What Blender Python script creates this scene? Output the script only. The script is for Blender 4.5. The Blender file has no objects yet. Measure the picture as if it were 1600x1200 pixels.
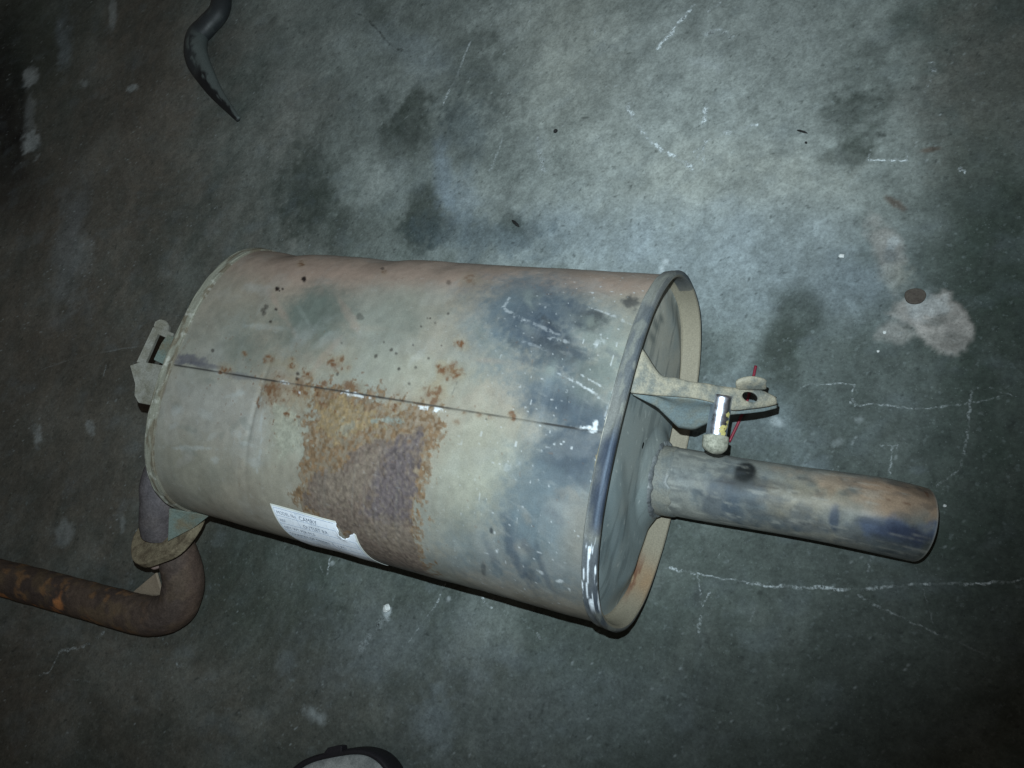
import bpy, math
import numpy as np
from mathutils import Matrix, Vector

# ------------------------------------------------------------------ camera
scene = bpy.context.scene
COL = scene.collection
CAM_POS = (0.4515, -0.1269, 0.7564)
CAM_ROT = ((0.8786345, -0.1183920, 0.4625848), (0.2417509, 0.9457318, -0.2171355), (-0.4117741, 0.3026131, 0.8595740))
cam_data = bpy.data.cameras.new("camera")
cam_data.sensor_width = 36.0
cam_data.lens = 1250 * 36.0 / 1600
cam_data.clip_start = 0.01
cam_data.clip_end = 50
cam = bpy.data.objects.new("camera", cam_data)
RM = Matrix(CAM_ROT)
cam.matrix_world = Matrix.Translation(CAM_POS) @ RM.to_4x4()
COL.objects.link(cam)
scene.camera = cam

# ------------------------------------------------------------------ world, flash, exposure
world = bpy.data.worlds.new("World")
scene.world = world
world.use_nodes = True
world.node_tree.nodes["Background"].inputs[0].default_value = (1.0, 0.86, 0.74, 1)
world.node_tree.nodes["Background"].inputs[1].default_value = 0.07

# the phone's flash: a small, hard, slightly cool lamp just beside the lens
fl = bpy.data.lights.new("camera_flash", 'SPOT')
fl.energy = 43
fl.color = (0.82, 0.965, 1.04)
fl.spot_size = math.radians(108)
fl.spot_blend = 1.0
fl.shadow_soft_size = 0.0025
flo = bpy.data.objects.new("camera_flash", fl)
FPOS = Vector(CAM_POS) + RM @ Vector((-0.012, 0.042, 0.0))
AIM = Vector((-0.20, 0.37, 0.0))
flo.location = FPOS
flo.rotation_euler = (AIM - FPOS).to_track_quat('-Z', 'Y').to_euler()
COL.objects.link(flo)

scene.view_settings.view_transform = 'Standard'
scene.view_settings.look = 'None'
scene.view_settings.exposure = 0.0
scene.view_settings.gamma = 1.0
scene.view_settings.use_curve_mapping = False
scene.render.engine = 'CYCLES'

# ------------------------------------------------------------------ marks read off image pixels, back-projected to metres
# blobs: centre, 2x2 inverse axes, colour, opacity, softness, raggedness
FLOOR_BLOBS = [
    (0.1353, 0.4327, 3.27, 0.68, -0.31, -5.12, 'dust', 0.9, 0.9, 0.5),  # pale dust blobs from here also paint in part of the flash's glow
    (0.0694, 0.2761, 4.16, 1.02, 0.28, -13.65, 'dust', 0.5, 0.8, 0.6),
    (0.2313, 0.3096, 4.92, 0.91, 0.04, -8.78, 'dust', 0.65, 0.8, 0.6),
    (0.1897, 0.4965, 4.57, 0.85, -0.94, -9.79, 'dust', 0.35, 0.9, 0.6),
    (0.0005, 0.4866, 11.11, 0.95, -1.79, -6.96, 'dustwarm', 0.45, 0.8, 0.6),
    (0.2285, 0.3249, 8.16, 1.5, -0.09, -21.74, 'dustwarm', 0.35, 0.8, 0.6),
    (-0.2548, 0.4257, 2.77, 0.95, -0.19, -3.97, 'dust', 0.42, 0.9, 0.6),
    (-0.249, 0.5384, 3.51, 1.16, -0.65, -6.8, 'dust', 0.25, 0.9, 0.7),
    (0.2807, 0.2161, 6.09, 1.05, 0.89, -15.8, 'dustblue', 0.45, 0.9, 0.6),
    (0.0772, 0.2441, 5.27, 1.29, 0.92, -25.05, 'dustblue', 0.45, 0.9, 0.6),
    (-0.2728, -0.232, 20.5, 9.26, 5.09, -21.66, 'oil', 0.6, 0.8, 0.6),  # wide soft shade beside the inlet bend, painted into the floor colour
    (-0.5313, 0.2958, 4.09, 1.87, 0.05, -5.83, 'dust', 0.15, 0.9, 0.6),
    (-0.7808, 0.2587, 2.35, 1.3, 0.04, -2.04, 'brown', 0.65, 0.8, 0.6),
    (-0.6987, -0.1288, 2.55, 1.56, 0.33, -2.03, 'brown', 0.55, 0.8, 0.6),
    (-0.7522, 0.5107, 6.97, 3.48, -0.27, -4.0, 'brown', 0.45, 0.8, 0.6),
    (0.4608, 0.4274, 15.66, 1.54, -0.6, -8.79, 'brown', 0.4, 0.8, 0.6),
    (-0.3071, -0.38, 1.77, 0.89, 2.5, -8.52, 'brown', 0.35, 0.8, 0.6),
    (0.4902, 0.228, 17.03, 1.61, 0.28, -4.88, 'darkgreen', 0.75, 0.7, 0.5),
    (0.5024, 0.0986, 19.51, 1.85, 1.54, -11.02, 'darkgreen', 0.5, 0.7, 0.5),
    (-0.2058, -0.205, 6.15, 2.56, 2.55, -11.09, 'darkgreen', 0.5, 0.8, 0.6),
    (0.4988, -0.0063, 16.88, 1.69, 2.78, -13.45, 'darkgreen', 0.6, 0.8, 0.5),
    (0.288, 0.0687, 5.46, 0.98, 1.97, -14.09, 'dustblue', 0.1, 0.8, 0.7),
    (-0.2047, 0.4037, 21.78, 7.16, -0.72, -18.94, 'oil', 0.8, 0.6, 0.9),
    (-0.2267, 0.3751, 47.09, 16.01, -0.65, -25.62, 'oil', 0.5, 0.6, 0.8),
    (-0.1187, 0.4672, 18.19, 2.13, -3.31, -14.27, 'oil', 0.55, 0.8, 0.9),
    (-0.1154, 0.3909, 25.94, 7.77, -0.6, -17.81, 'oilblue', 0.4, 0.8, 0.8),
    (-0.1416, 0.2718, 21.52, -1.58, -5.97, -21.03, 'oil', 0.85, 0.6, 0.9),
    (-0.3587, 0.3072, 14.46, -0.49, -3.56, -13.13, 'oil', 0.75, 0.7, 0.9),
    (-0.3278, 0.2582, 14.47, 5.66, 0.63, -25.72, 'oil', 0.4, 0.7, 0.9),
    (-0.2333, 0.242, 8.57, 3.08, 1.01, -30.84, 'oil', 0.35, 0.7, 0.9),
    (-0.0399, 0.2441, 9.38, 1.84, -1.91, -40.15, 'oilblue', 0.55, 0.6, 0.9),
    (-0.0142, 0.2617, 36.5, -3.52, -18.24, -61.19, 'oil', 0.6, 0.6, 0.8),
    (-0.1898, 0.5533, 16.02, 4.93, -1.13, -10.77, 'oil', 0.25, 0.8, 0.8),
    (-0.4844, 0.4475, 30.47, 12.78, -0.77, -14.99, 'oil', 0.3, 0.8, 0.8),
    (-0.3232, 0.4289, 14.43, 5.29, -0.75, -16.07, 'oil', 0.2, 0.8, 0.8),
    (-0.131, 0.331, 56.92, 22.98, 1.5, -19.21, 'dustblue', 0.75, 0.7, 0.5),
    (-0.0947, 0.2905, 35.53, 10.76, 0.35, -28.16, 'dustblue', 0.45, 0.8, 0.6),
    (-0.2437, 0.5223, 9.43, -2.72, -17.8, -32.76, 'dustblue', 0.25, 0.8, 0.6),
    (-0.2314, 0.3268, 15.67, 5.44, -0.09, -20.86, 'dust', 0.3, 0.8, 0.7),
    (0.3467, 0.3864, 33.17, 4.62, -1.04, -25.92, 'oil', 0.7, 0.6, 0.9),
    (0.348, 0.4428, 32.87, 4.47, -1.91, -26.18, 'oil', 0.3, 0.7, 0.9),
    (0.3403, 0.3461, 33.18, 4.76, -1.28, -76.26, 'oil', 0.5, 0.6, 0.9),
    (0.3159, 0.4296, 17.65, 2.61, -1.39, -21.59, 'oil', 0.2, 0.8, 0.9),
    (0.3273, 0.1748, 37.48, 5.91, 2.72, -33.26, 'oil', 0.7, 0.5, 0.5),
    (0.316, 0.134, 52.47, 0.23, -2.44, -28.1, 'oil', 0.75, 0.5, 0.7),
    (0.3275, 0.1254, 121.63, 19.53, 4.25, -38.48, 'oil', 0.6, 0.5, 0.7),
    (0.3275, 0.0996, 57.04, 9.25, 7.82, -62.49, 'oil', 0.5, 0.6, 0.8),
    (-0.4346, 0.0042, 3.98, 1.88, 0.91, -7.24, 'oil', 0.25, 0.9, 0.8),
    (-1.1842, 0.4975, 11.88, 7.68, -0.3, -5.41, 'black', 0.85, 0.5, 0.6),
    (-1.1607, 0.6256, 8.08, 4.95, -0.73, -7.59, 'darkgreen', 0.5, 0.7, 0.7),
    (-1.0481, 0.3173, 8.53, 5.46, -0.0, -9.66, 'black', 0.4, 0.8, 0.7),
    (-0.3225, 0.5892, 47.75, 47.84, 6.81, -9.53, 'oil', 0.4, 0.6, 0.4),
    (0.1531, -0.2029, 51.08, -79.11, -20.2, -15.33, 'dustblue', 0.12, 0.8, 0.8),
    (-0.0244, -0.2446, 8.5, 2.92, 5.79, -21.53, 'dustblue', 0.2, 0.9, 0.8),
    (0.166, -0.2527, 5.94, 1.54, 6.43, -21.44, 'dustblue', 0.14, 0.9, 0.8),
    (0.3837, -0.1666, 8.82, 1.38, 5.5, -19.12, 'oil', 0.2, 0.9, 0.8),
    (-0.0895, -0.328, 66.19, -21.22, -16.55, -152.43, 'chalk', 0.4, 0.6, 0.7),
    (0.0553, -0.292, 43.58, 13.72, 8.22, -27.11, 'dustblue', 0.25, 0.8, 0.8),
    (-0.0086, -0.2665, 20.22, 6.87, 14.44, -51.32, 'oil', 0.3, 0.8, 0.8),
    (0.2772, 0.0607, 13.62, 0.21, -1.05, -26.24, 'dustblue', 0.25, 0.8, 0.8),
    (0.2853, -0.1097, 247.46, 3.49, 7.49, -116.43, 'black', 0.4, 0.7, 0.5),
    (0.4539, 0.1697, 44.84, -1.55, -4.27, -35.71, 'cement', 0.9, 0.18, 0.55),
    (0.4296, 0.18, 40.93, -7.36, -24.01, -71.59, 'cement', 0.75, 0.4, 0.9),
    (0.4162, 0.16, 53.94, 6.74, 6.92, -72.65, 'cement', 0.45, 0.5, 0.9),
    (0.4391, 0.1871, 64.4, 7.41, 5.81, -72.58, 'chalk', 0.4, 0.5, 0.8),
    (0.4482, 0.1754, 86.61, 22.62, 48.0, -155.49, 'oil', 0.5, 0.6, 0.8),
    (0.458, 0.1549, 56.99, 6.23, 9.25, -91.61, 'oil', 0.3, 0.6, 0.8),
    (0.3981, 0.2393, 69.0, 32.51, 13.55, -23.84, 'cement', 0.55, 0.5, 0.7),
    (0.4091, 0.2169, 68.02, -11.89, -24.75, -69.3, 'dustwarm', 0.5, 0.6, 0.8),
    (0.4023, 0.2494, 182.01, 22.92, 6.12, -150.32, 'chalk', 0.5, 0.6, 0.8),
    (0.4012, 0.2361, 113.0, -2.19, -20.33, -127.58, 'oilblue', 0.4, 0.6, 0.8),
    (0.3772, 0.2083, 29.67, 4.07, 2.44, -37.88, 'dustblue', 0.35, 0.8, 0.8),
    (0.4231, 0.3503, 100.74, 22.59, 45.11, -278.84, 'rustbrown', 0.7, 0.5, 0.6),
    (0.3998, 0.2918, 84.13, -25.75, -117.8, -199.85, 'rustbrown', 0.75, 0.5, 0.5),
    (0.1872, 0.2182, 178.39, 36.89, 10.13, -192.35, 'chalk', 0.7, 0.5, 0.8),
    (0.1843, 0.2121, 272.74, -36.49, -52.03, -171.07, 'chalk', 0.6, 0.5, 0.8),
    (-1.1368, 0.5372, 40.82, 25.4, -3.46, -50.35, 'chalk', 0.55, 0.5, 0.9),
    (-1.0389, 0.389, 39.77, 24.67, -0.98, -42.13, 'chalk', 0.7, 0.5, 0.9),
    (-1.0854, 0.4577, 55.96, 34.79, -0.73, -16.28, 'chalk', 0.3, 0.6, 0.9),
    (-0.9574, 0.5115, 68.41, 38.85, -8.03, -124.97, 'chalk', 0.3, 0.6, 0.8),
    (-0.816, 0.4922, 64.5, 62.84, 32.06, -126.78, 'chalk', 0.5, 0.6, 0.9),
    (-0.9585, 0.6616, 109.82, 59.43, -3.27, -28.67, 'chalk', 0.3, 0.6, 0.9),
    (-1.0753, 0.6174, 42.51, 24.93, -1.34, -14.03, 'dustblue', 0.4, 0.7, 0.8),
    (-0.7126, -0.1113, 79.17, 48.58, 8.62, -55.9, 'chalk', 0.35, 0.6, 0.9),
    (-0.6051, -0.0832, 76.72, 43.1, 11.16, -74.44, 'chalk', 0.25, 0.6, 0.9),
    (-0.5816, -0.2294, 58.29, 34.26, 11.5, -55.71, 'chalk', 0.25, 0.6, 0.9),
    (-0.4734, -0.1984, 153.62, 81.81, 19.59, -96.46, 'chalk', 0.2, 0.6, 0.9),
    (-0.8136, 0.1999, 23.82, 8.87, -0.4, -7.57, 'dustblue', 0.25, 0.8, 0.7),
    (-0.7687, 0.1791, 43.96, 24.96, 1.08, -22.22, 'chalk', 0.12, 0.8, 0.7),
    (-0.0349, -0.2043, 167.7, 57.38, 33.11, -133.39, 'chalk', 0.85, 0.4, 0.7),
    (-0.1234, -0.1715, 266.94, 100.23, 76.54, -342.82, 'chalk', 0.5, 0.5, 0.5),
    (0.0339, -0.1733, 420.85, 129.57, 90.89, -376.5, 'chalk', 0.6, 0.5, 0.5),
    (0.3648, 0.0247, 60.64, 9.22, 14.39, -83.68, 'dustblue', 0.3, 0.7, 0.8),
    (0.3955, 0.0746, 234.1, 32.11, 40.16, -276.48, 'chalk', 0.3, 0.6, 0.8),
    (0.3279, 0.0617, 161.07, -55.32, -94.11, -217.85, 'chalk', 0.4, 0.6, 0.8),
    (0.3826, 0.0516, 185.1, 26.56, 37.58, -238.17, 'chalk', 0.25, 0.6, 0.8),
    (0.1887, 0.4628, 44.76, 1.66, -41.35, -152.55, 'chalk', 0.25, 0.6, 0.8),
    (0.0133, 0.3516, 164.69, 76.66, 4.5, -21.31, 'dust', 0.55, 0.7, 0.6),
    (0.4491, 0.0364, 168.92, 19.94, 38.3, -220.52, 'dustblue', 0.2, 0.7, 0.8),
]
SHELL_BLOBS = [
    (-0.0344, -0.1156, 4.27, -2.77, 2.02, 42.19, 'pink', 0.75, 0.8, 0.5),
    (0.1573, -0.1194, 6.51, -2.64, 1.44, 65.44, 'pink', 0.6, 0.8, 0.5),
    (-0.1226, -0.1014, 10.58, -7.8, 2.08, 23.18, 'pink', 0.6, 0.8, 0.5),
    (-0.0844, -0.0948, 30.48, -20.42, 3.1, 34.35, 'pink', 0.4, 0.8, 0.5),
    (-0.202, -0.0754, 14.68, -20.48, 15.44, 14.35, 'tan', 0.3, 0.8, 0.6),
    (-0.0837, -0.0459, 11.98, -16.95, 15.69, 14.23, 'smoke', 0.95, 0.8, 0.5),
    (-0.0721, -0.0543, 22.64, -27.92, 18.37, 20.41, 'smoke', 0.6, 0.8, 0.5),
    (-0.1478, -0.0074, 12.91, -30.71, 23.35, 11.38, 'smoke', 0.7, 0.8, 0.6),
    (-0.1643, -0.0457, 16.9, -17.92, 19.86, 39.61, 'smoke', 0.2, 0.8, 0.6),
    (-0.0001, -0.0401, 22.82, -10.41, 2.52, 24.48, 'greygreen', 0.35, 0.8, 0.6),
    (0.0249, -0.0636, 17.57, -8.45, 3.35, 34.22, 'greygreen', 0.2, 0.8, 0.6),
    (-0.1891, 0.0076, 43.95, -22.78, 6.5, 57.04, 'pale', 0.45, 0.8, 0.6),
    (-0.1642, 0.0645, 12.52, -4.04, 3.13, 22.37, 'pale', 0.55, 0.6, 0.6),
    (-0.1968, 0.0494, 21.78, 2.05, -4.67, 39.24, 'pale', 0.4, 0.7, 0.7),
    (-0.1749, 0.1238, 14.11, 8.47, -2.05, 21.94, 'olive', 0.35, 0.8, 0.6),
    (-0.1174, 0.1401, 13.42, 9.28, -2.93, 28.61, 'olive', 0.25, 0.8, 0.6),
    (-0.2016, 0.102, 26.85, -1.81, 6.1, 38.52, 'olive', 0.25, 0.8, 0.6),
    (-0.1069, 0.0565, 40.21, -13.58, 7.57, 53.68, 'whitish', 0.3, 0.8, 0.9),
    (-0.1042, 0.0806, 55.12, -12.13, 6.28, 41.09, 'whitish', 0.3, 0.8, 0.9),
    (-0.1834, 0.0991, 27.63, -1.35, 52.14, 391.91, 'whitish', 0.5, 0.6, 0.9),
    (-0.0664, 0.0569, 31.73, -10.25, 3.98, 27.57, 'yellowgreen', 0.5, 0.8, 0.6),
    (-0.0723, 0.1056, 31.37, -1.49, 5.78, 33.0, 'yellowgreen', 0.3, 0.8, 0.6),
    (0.0334, -0.0114, 10.34, -2.34, -0.5, 67.0, 'yellowgreen', 0.35, 0.8, 0.6),
    (-0.0027, 0.0054, 9.91, -2.16, -1.29, 119.26, 'yellowgreen', 0.4, 0.8, 0.6),
    (0.1425, 0.0582, 22.71, -3.07, 1.71, 19.44, 'yellowgreen', 0.6, 0.7, 0.5),
    (0.1418, 0.1102, 27.9, -1.47, 5.55, 26.72, 'yellowgreen', 0.45, 0.8, 0.5),
    (0.0909, -0.0004, 22.22, -7.71, 5.49, 42.56, 'yellowgreen', 0.3, 0.8, 0.5),
    (0.1074, -0.0262, 22.6, -8.01, 3.83, 33.01, 'greygreen', 0.35, 0.8, 0.6),
    (0.1562, -0.0697, 12.96, -0.71, -5.0, 18.51, 'blue', 0.8, 0.8, 0.7),
    (0.1421, -0.0826, 21.02, -2.16, -8.92, 30.74, 'bluedark', 0.6, 0.8, 0.8),
    (0.1387, -0.0679, 23.68, 5.3, -27.08, 51.65, 'bluedark', 0.5, 0.7, 0.9),
    (0.177, -0.0433, 20.64, 2.46, -14.84, 45.81, 'bluedark', 0.75, 0.7, 0.9),
    (0.2015, -0.0731, 68.3, -22.7, 9.4, 87.68, 'soot', 0.75, 0.5, 0.7),
    (0.1871, -0.0385, 36.13, 8.35, -32.3, 79.14, 'soot', 0.6, 0.6, 0.9),
    (0.1779, -0.0315, 69.65, -21.46, 16.44, 143.68, 'soot', 0.4, 0.6, 0.9),
    (0.2268, -0.0975, 129.69, -42.87, 10.57, 105.14, 'soot', 0.7, 0.5, 0.9),
    (0.1158, -0.1, 35.62, -26.39, 25.59, 32.4, 'blue', 0.5, 0.8, 0.8),
    (0.1055, -0.0645, 25.32, -1.89, -4.9, 19.59, 'blue', 0.3, 0.9, 0.7),
    (0.196, -0.0084, 15.02, -0.15, -3.87, 31.55, 'blue', 0.75, 0.8, 0.7),
    (0.2115, 0.0082, 28.75, -2.36, -2.4, 88.63, 'bluedark', 0.75, 0.6, 0.6),
    (0.1909, 0.0032, 27.83, -2.72, -1.72, 56.07, 'bluedark', 0.6, 0.8, 0.8),
    (0.2253, -0.0401, 31.05, -8.74, 3.44, 28.99, 'greygreen', 0.5, 0.8, 0.8),
    (0.2194, -0.0224, 46.41, -12.69, 5.68, 45.26, 'smoke', 0.4, 0.8, 0.8),
    (0.2088, 0.0695, 19.89, -0.7, 1.03, 19.64, 'blue', 0.6, 0.8, 0.5),
    (0.2131, 0.0589, 23.17, -1.28, 1.0, 22.89, 'blue', 0.9, 0.7, 0.5),
    (0.2172, 0.0418, 31.77, -2.66, 1.16, 37.08, 'bluedark', 0.85, 0.7, 0.6),
    (0.2028, 0.0927, 20.4, -2.67, 7.33, 36.73, 'blue', 0.8, 0.8, 0.7),
    (0.2224, 0.0299, 50.45, -4.88, 1.52, 67.21, 'bluedark', 0.5, 0.7, 0.6),
    (0.1656, 0.1267, 16.11, 4.66, -0.64, 30.71, 'blue', 0.65, 0.8, 0.7),
    (0.2159, 0.1256, 20.12, 5.07, -0.6, 27.17, 'blue', 0.65, 0.8, 0.7),
    (0.1767, 0.1082, 41.42, 53.48, -108.6, 88.48, 'bluedark', 0.35, 0.7, 0.8),
    (0.2326, 0.0965, 65.12, -1.56, 4.24, 34.46, 'tan', 0.5, 0.8, 0.6),
    (0.2222, 0.0792, 47.33, -7.93, 13.17, 68.89, 'tan', 0.25, 0.8, 0.7),
    (0.1744, 0.1525, 14.81, 5.81, -1.52, 48.34, 'blue', 0.35, 0.8, 0.7),
    (0.1064, 0.1558, 40.31, 19.39, -2.58, 77.1, 'blue', 0.3, 0.8, 0.7),
    (0.1799, 0.1289, 164.19, -66.59, 17.52, 27.6, 'bluedark', 0.6, 0.6, 0.5),
    (0.2049, 0.134, 260.07, -83.04, 23.2, 36.61, 'bluedark', 0.5, 0.6, 0.5),
    (0.1594, 0.1341, 194.4, -84.53, 36.87, 52.7, 'bluedark', 0.4, 0.6, 0.6),
    (0.1483, 0.15, 415.57, 83.4, 30.46, 99.8, 'soot', 0.5, 0.6, 0.6),
    (0.1585, 0.112, 554.63, -23.45, 79.0, 311.15, 'soot', 0.8, 0.5, 0.5),
    (0.1868, -0.0286, 56.55, 65.67, -118.71, 110.97, 'bluedark', 0.4, 0.7, 1.1),
    (0.1969, -0.0733, 66.73, 3.41, -74.71, 198.83, 'greygreen', 0.39, 0.7, 1.1),
    (0.1459, -0.0599, 130.57, 8.35, -68.74, 205.57, 'greygreen', 0.44, 0.7, 1.1),
    (0.1681, -0.063, 60.05, 8.65, -140.43, 319.28, 'bluedark', 0.46, 0.7, 1.1),
    (0.1802, -0.026, 48.25, -83.87, 134.19, 65.03, 'greygreen', 0.49, 0.7, 1.1),
    (0.198, -0.0415, 110.18, -184.09, 215.52, 98.13, 'soot', 0.31, 0.7, 1.1),
    (0.1372, -0.0929, 54.1, 41.86, -120.67, 108.95, 'greygreen', 0.39, 0.7, 1.1),
    (0.1455, -0.0579, 106.96, -2.61, -41.76, 165.18, 'bluedark', 0.5, 0.7, 1.1),
    (0.1631, -0.0671, 88.55, 5.25, -95.44, 272.23, 'bluedark', 0.32, 0.7, 1.1),
    (0.2294, -0.0446, 75.11, 17.01, -125.72, 289.97, 'bluedark', 0.35, 0.7, 1.1),
    (0.1939, -0.0422, 82.66, 3.61, -71.37, 298.3, 'bluedark', 0.34, 0.7, 1.1),
    (0.1387, -0.0679, 98.98, -5.78, -52.06, 197.72, 'bluedark', 0.25, 0.7, 1.1),
    (0.2075, -0.0414, 118.47, 28.65, -67.9, 160.04, 'bluedark', 0.29, 0.7, 1.1),
    (0.2317, -0.0495, 99.06, 13.38, -61.21, 176.97, 'greygreen', 0.34, 0.7, 1.1),
    (0.1883, -0.0751, 40.59, 37.64, -237.62, 207.29, 'bluedark', 0.36, 0.7, 1.1),
    (0.1658, -0.0728, 90.41, 11.39, -65.04, 142.72, 'bluedark', 0.39, 0.7, 1.1),
    (0.2043, -0.0573, 67.21, 0.45, -44.73, 168.79, 'greygreen', 0.4, 0.7, 1.1),
    (0.1671, -0.0609, 86.26, 13.64, -59.21, 135.03, 'bluedark', 0.4, 0.7, 1.1),
    (0.1778, -0.0298, 65.59, 4.39, -81.55, 367.27, 'bluedark', 0.31, 0.7, 1.1),
    (0.1415, -0.0435, 84.58, 16.33, -95.34, 239.22, 'soot', 0.33, 0.7, 1.1),
    (0.1571, -0.0308, 97.54, 3.46, -35.75, 161.19, 'bluedark', 0.49, 0.7, 1.1),
    (0.1656, -0.0667, 64.22, 9.69, -89.33, 201.45, 'soot', 0.33, 0.7, 1.1),
    (0.1454, -0.0867, 82.76, 74.03, -226.11, 205.37, 'bluedark', 0.49, 0.7, 1.1),
    (0.1608, -0.0702, 118.07, 14.54, -116.99, 260.86, 'soot', 0.47, 0.7, 1.1),
    (0.1578, -0.0484, 90.58, 100.59, -274.32, 261.0, 'soot', 0.33, 0.7, 1.1),
    (0.1846, -0.0854, 104.28, -7.66, -45.48, 149.16, 'bluedark', 0.4, 0.7, 1.1),
    (0.1868, 0.1207, 62.43, 109.09, -128.66, 55.48, 'tan', 0.28, 0.7, 1.1),
    (0.1906, 0.1177, 60.32, 76.61, -191.55, 141.37, 'bluedark', 0.3, 0.7, 1.1),
    (0.2189, 0.0696, 79.17, 15.82, -26.41, 184.67, 'tan', 0.24, 0.7, 1.1),
    (0.2, 0.0557, 76.63, 12.18, -33.95, 226.01, 'blue', 0.38, 0.7, 1.1),
    (0.2292, 0.0605, 74.99, 93.5, -245.91, 227.44, 'bluedark', 0.21, 0.7, 1.1),
    (0.2131, 0.0726, 134.78, 27.13, -26.13, 185.22, 'bluedark', 0.2, 0.7, 1.1),
    (0.2068, 0.0865, 110.0, 26.19, -31.36, 248.01, 'bluedark', 0.3, 0.7, 1.1),
    (0.1626, 0.1464, 110.84, 128.87, -126.49, 50.08, 'blue', 0.39, 0.7, 1.1),
    (0.1693, 0.0974, 134.71, 178.23, -131.18, 117.0, 'bluedark', 0.22, 0.7, 1.1),
    (0.2161, 0.0916, 86.19, 109.66, -157.42, 137.95, 'bluedark', 0.3, 0.7, 1.1),
    (0.1882, 0.0946, 61.09, 113.31, -196.04, 114.71, 'tan', 0.31, 0.7, 1.1),
    (0.1879, 0.1193, 159.47, 199.32, -262.13, 190.56, 'bluedark', 0.22, 0.7, 1.1),
    (0.2614, 0.1176, 111.96, 183.23, -144.08, 65.0, 'bluedark', 0.26, 0.7, 1.1),
    (0.1908, 0.1365, 60.36, 94.9, -152.3, 44.21, 'bluedark', 0.4, 0.7, 1.1),
    (-0.1604, 0.0855, 70.94, -100.24, 214.95, 289.05, 'whitish', 0.27, 0.6, 1.0),  # pale flecks from here also paint in highlights on the crinkled metal
    (-0.1534, 0.1064, 144.17, 69.65, -30.9, 245.05, 'whitish', 0.36, 0.6, 1.0),
    (-0.1115, 0.0811, 68.87, -97.67, 129.73, 167.2, 'smoke', 0.27, 0.6, 1.0),
    (-0.1787, 0.0305, 70.35, -22.86, 13.31, 306.22, 'smoke', 0.37, 0.6, 1.0),
    (-0.1404, 0.0414, 41.1, -98.42, 197.74, 134.57, 'whitish', 0.35, 0.6, 1.0),
    (-0.1418, 0.0403, 70.07, -59.95, 177.22, 445.8, 'whitish', 0.42, 0.6, 1.0),
    (-0.0995, 0.0993, 134.19, 129.09, -88.95, 183.09, 'whitish', 0.4, 0.6, 1.0),
    (-0.2023, 0.1119, 39.51, -60.93, 226.17, 287.33, 'olive', 0.36, 0.6, 1.0),
    (-0.118, 0.0661, 73.83, 75.34, -150.26, 269.03, 'smoke', 0.28, 0.6, 1.0),
    (-0.1919, 0.0812, 68.46, 21.78, -39.31, 308.41, 'smoke', 0.38, 0.6, 1.0),
    (-0.1693, 0.0773, 163.25, -11.8, 17.93, 319.43, 'pale', 0.38, 0.6, 1.0),
    (-0.194, 0.1131, 49.63, -46.71, 112.62, 187.03, 'pale', 0.31, 0.6, 1.0),
    (-0.2115, 0.0809, 86.94, -87.19, 166.68, 318.6, 'whitish', 0.36, 0.6, 1.0),
    (-0.1313, 0.0699, 49.01, -77.91, 151.12, 177.08, 'smoke', 0.28, 0.6, 1.0),
    (-0.2131, 0.0654, 83.62, -194.38, 181.54, 158.65, 'whitish', 0.45, 0.6, 1.0),
    (-0.1286, 0.0763, 163.74, -63.21, 49.1, 226.97, 'whitish', 0.28, 0.6, 1.0),
    (-0.1125, 0.0843, 111.25, 18.07, -22.07, 545.57, 'whitish', 0.32, 0.6, 1.0),
    (-0.2082, 0.0361, 99.68, -232.79, 113.62, 82.57, 'olive', 0.38, 0.6, 1.0),
    (-0.1748, 0.11, 55.9, -83.99, 115.22, 146.24, 'olive', 0.27, 0.6, 1.0),
    (-0.2186, 0.0556, 104.52, 24.02, -41.39, 256.13, 'olive', 0.28, 0.6, 1.0),
    (-0.1457, 0.0801, 38.37, -152.76, 225.27, 113.37, 'smoke', 0.3, 0.6, 1.0),
    (-0.2129, 0.0608, 149.06, -74.07, 59.14, 295.68, 'smoke', 0.28, 0.6, 1.0),
    (-0.1724, 0.0638, 82.27, 61.52, -95.67, 238.16, 'whitish', 0.35, 0.6, 1.0),
    (-0.1859, 0.1027, 71.04, 50.2, -95.73, 346.32, 'smoke', 0.38, 0.6, 1.0),
    (-0.1894, 0.1065, 68.39, 75.13, -95.13, 187.25, 'pale', 0.36, 0.6, 1.0),
    (-0.2071, 0.064, 117.39, -267.57, 151.89, 134.36, 'whitish', 0.3, 0.6, 1.0),
    (-0.1382, 0.0174, 78.0, -28.06, 8.57, 170.47, 'greygreen', 0.26, 0.7, 0.8),
    (0.0741, -0.0236, 16.56, -32.1, 256.97, 120.76, 'tan', 0.26, 0.7, 0.8),
    (0.12, -0.0259, 62.23, -15.36, 12.45, 430.67, 'pink', 0.21, 0.7, 0.8),
    (-0.1307, -0.0326, 30.23, -12.92, 7.19, 286.75, 'whitish', 0.26, 0.7, 0.8),
    (-0.0173, -0.0438, 28.62, -10.9, 4.11, 247.24, 'tan', 0.28, 0.7, 0.8),
    (-0.1314, -0.0565, 15.26, 16.57, -158.35, 206.98, 'pink', 0.32, 0.7, 0.8),
    (-0.0497, -0.0624, 23.6, 24.15, -149.57, 179.54, 'pink', 0.34, 0.7, 0.8),
    (0.106, -0.0505, 24.77, 28.03, -142.19, 144.13, 'smoke', 0.25, 0.7, 0.8),
    (0.0505, -0.0203, 41.97, -83.97, 210.48, 99.83, 'whitish', 0.25, 0.7, 0.8),
    (-0.0466, -0.0237, 61.99, -21.9, 5.36, 192.54, 'tan', 0.2, 0.7, 0.8),
    (0.0262, -0.058, 26.35, 28.84, -128.19, 141.8, 'smoke', 0.22, 0.7, 0.8),
    (-0.0492, -0.0089, 16.25, -35.77, 220.56, 109.37, 'pink', 0.26, 0.7, 0.8),
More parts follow.
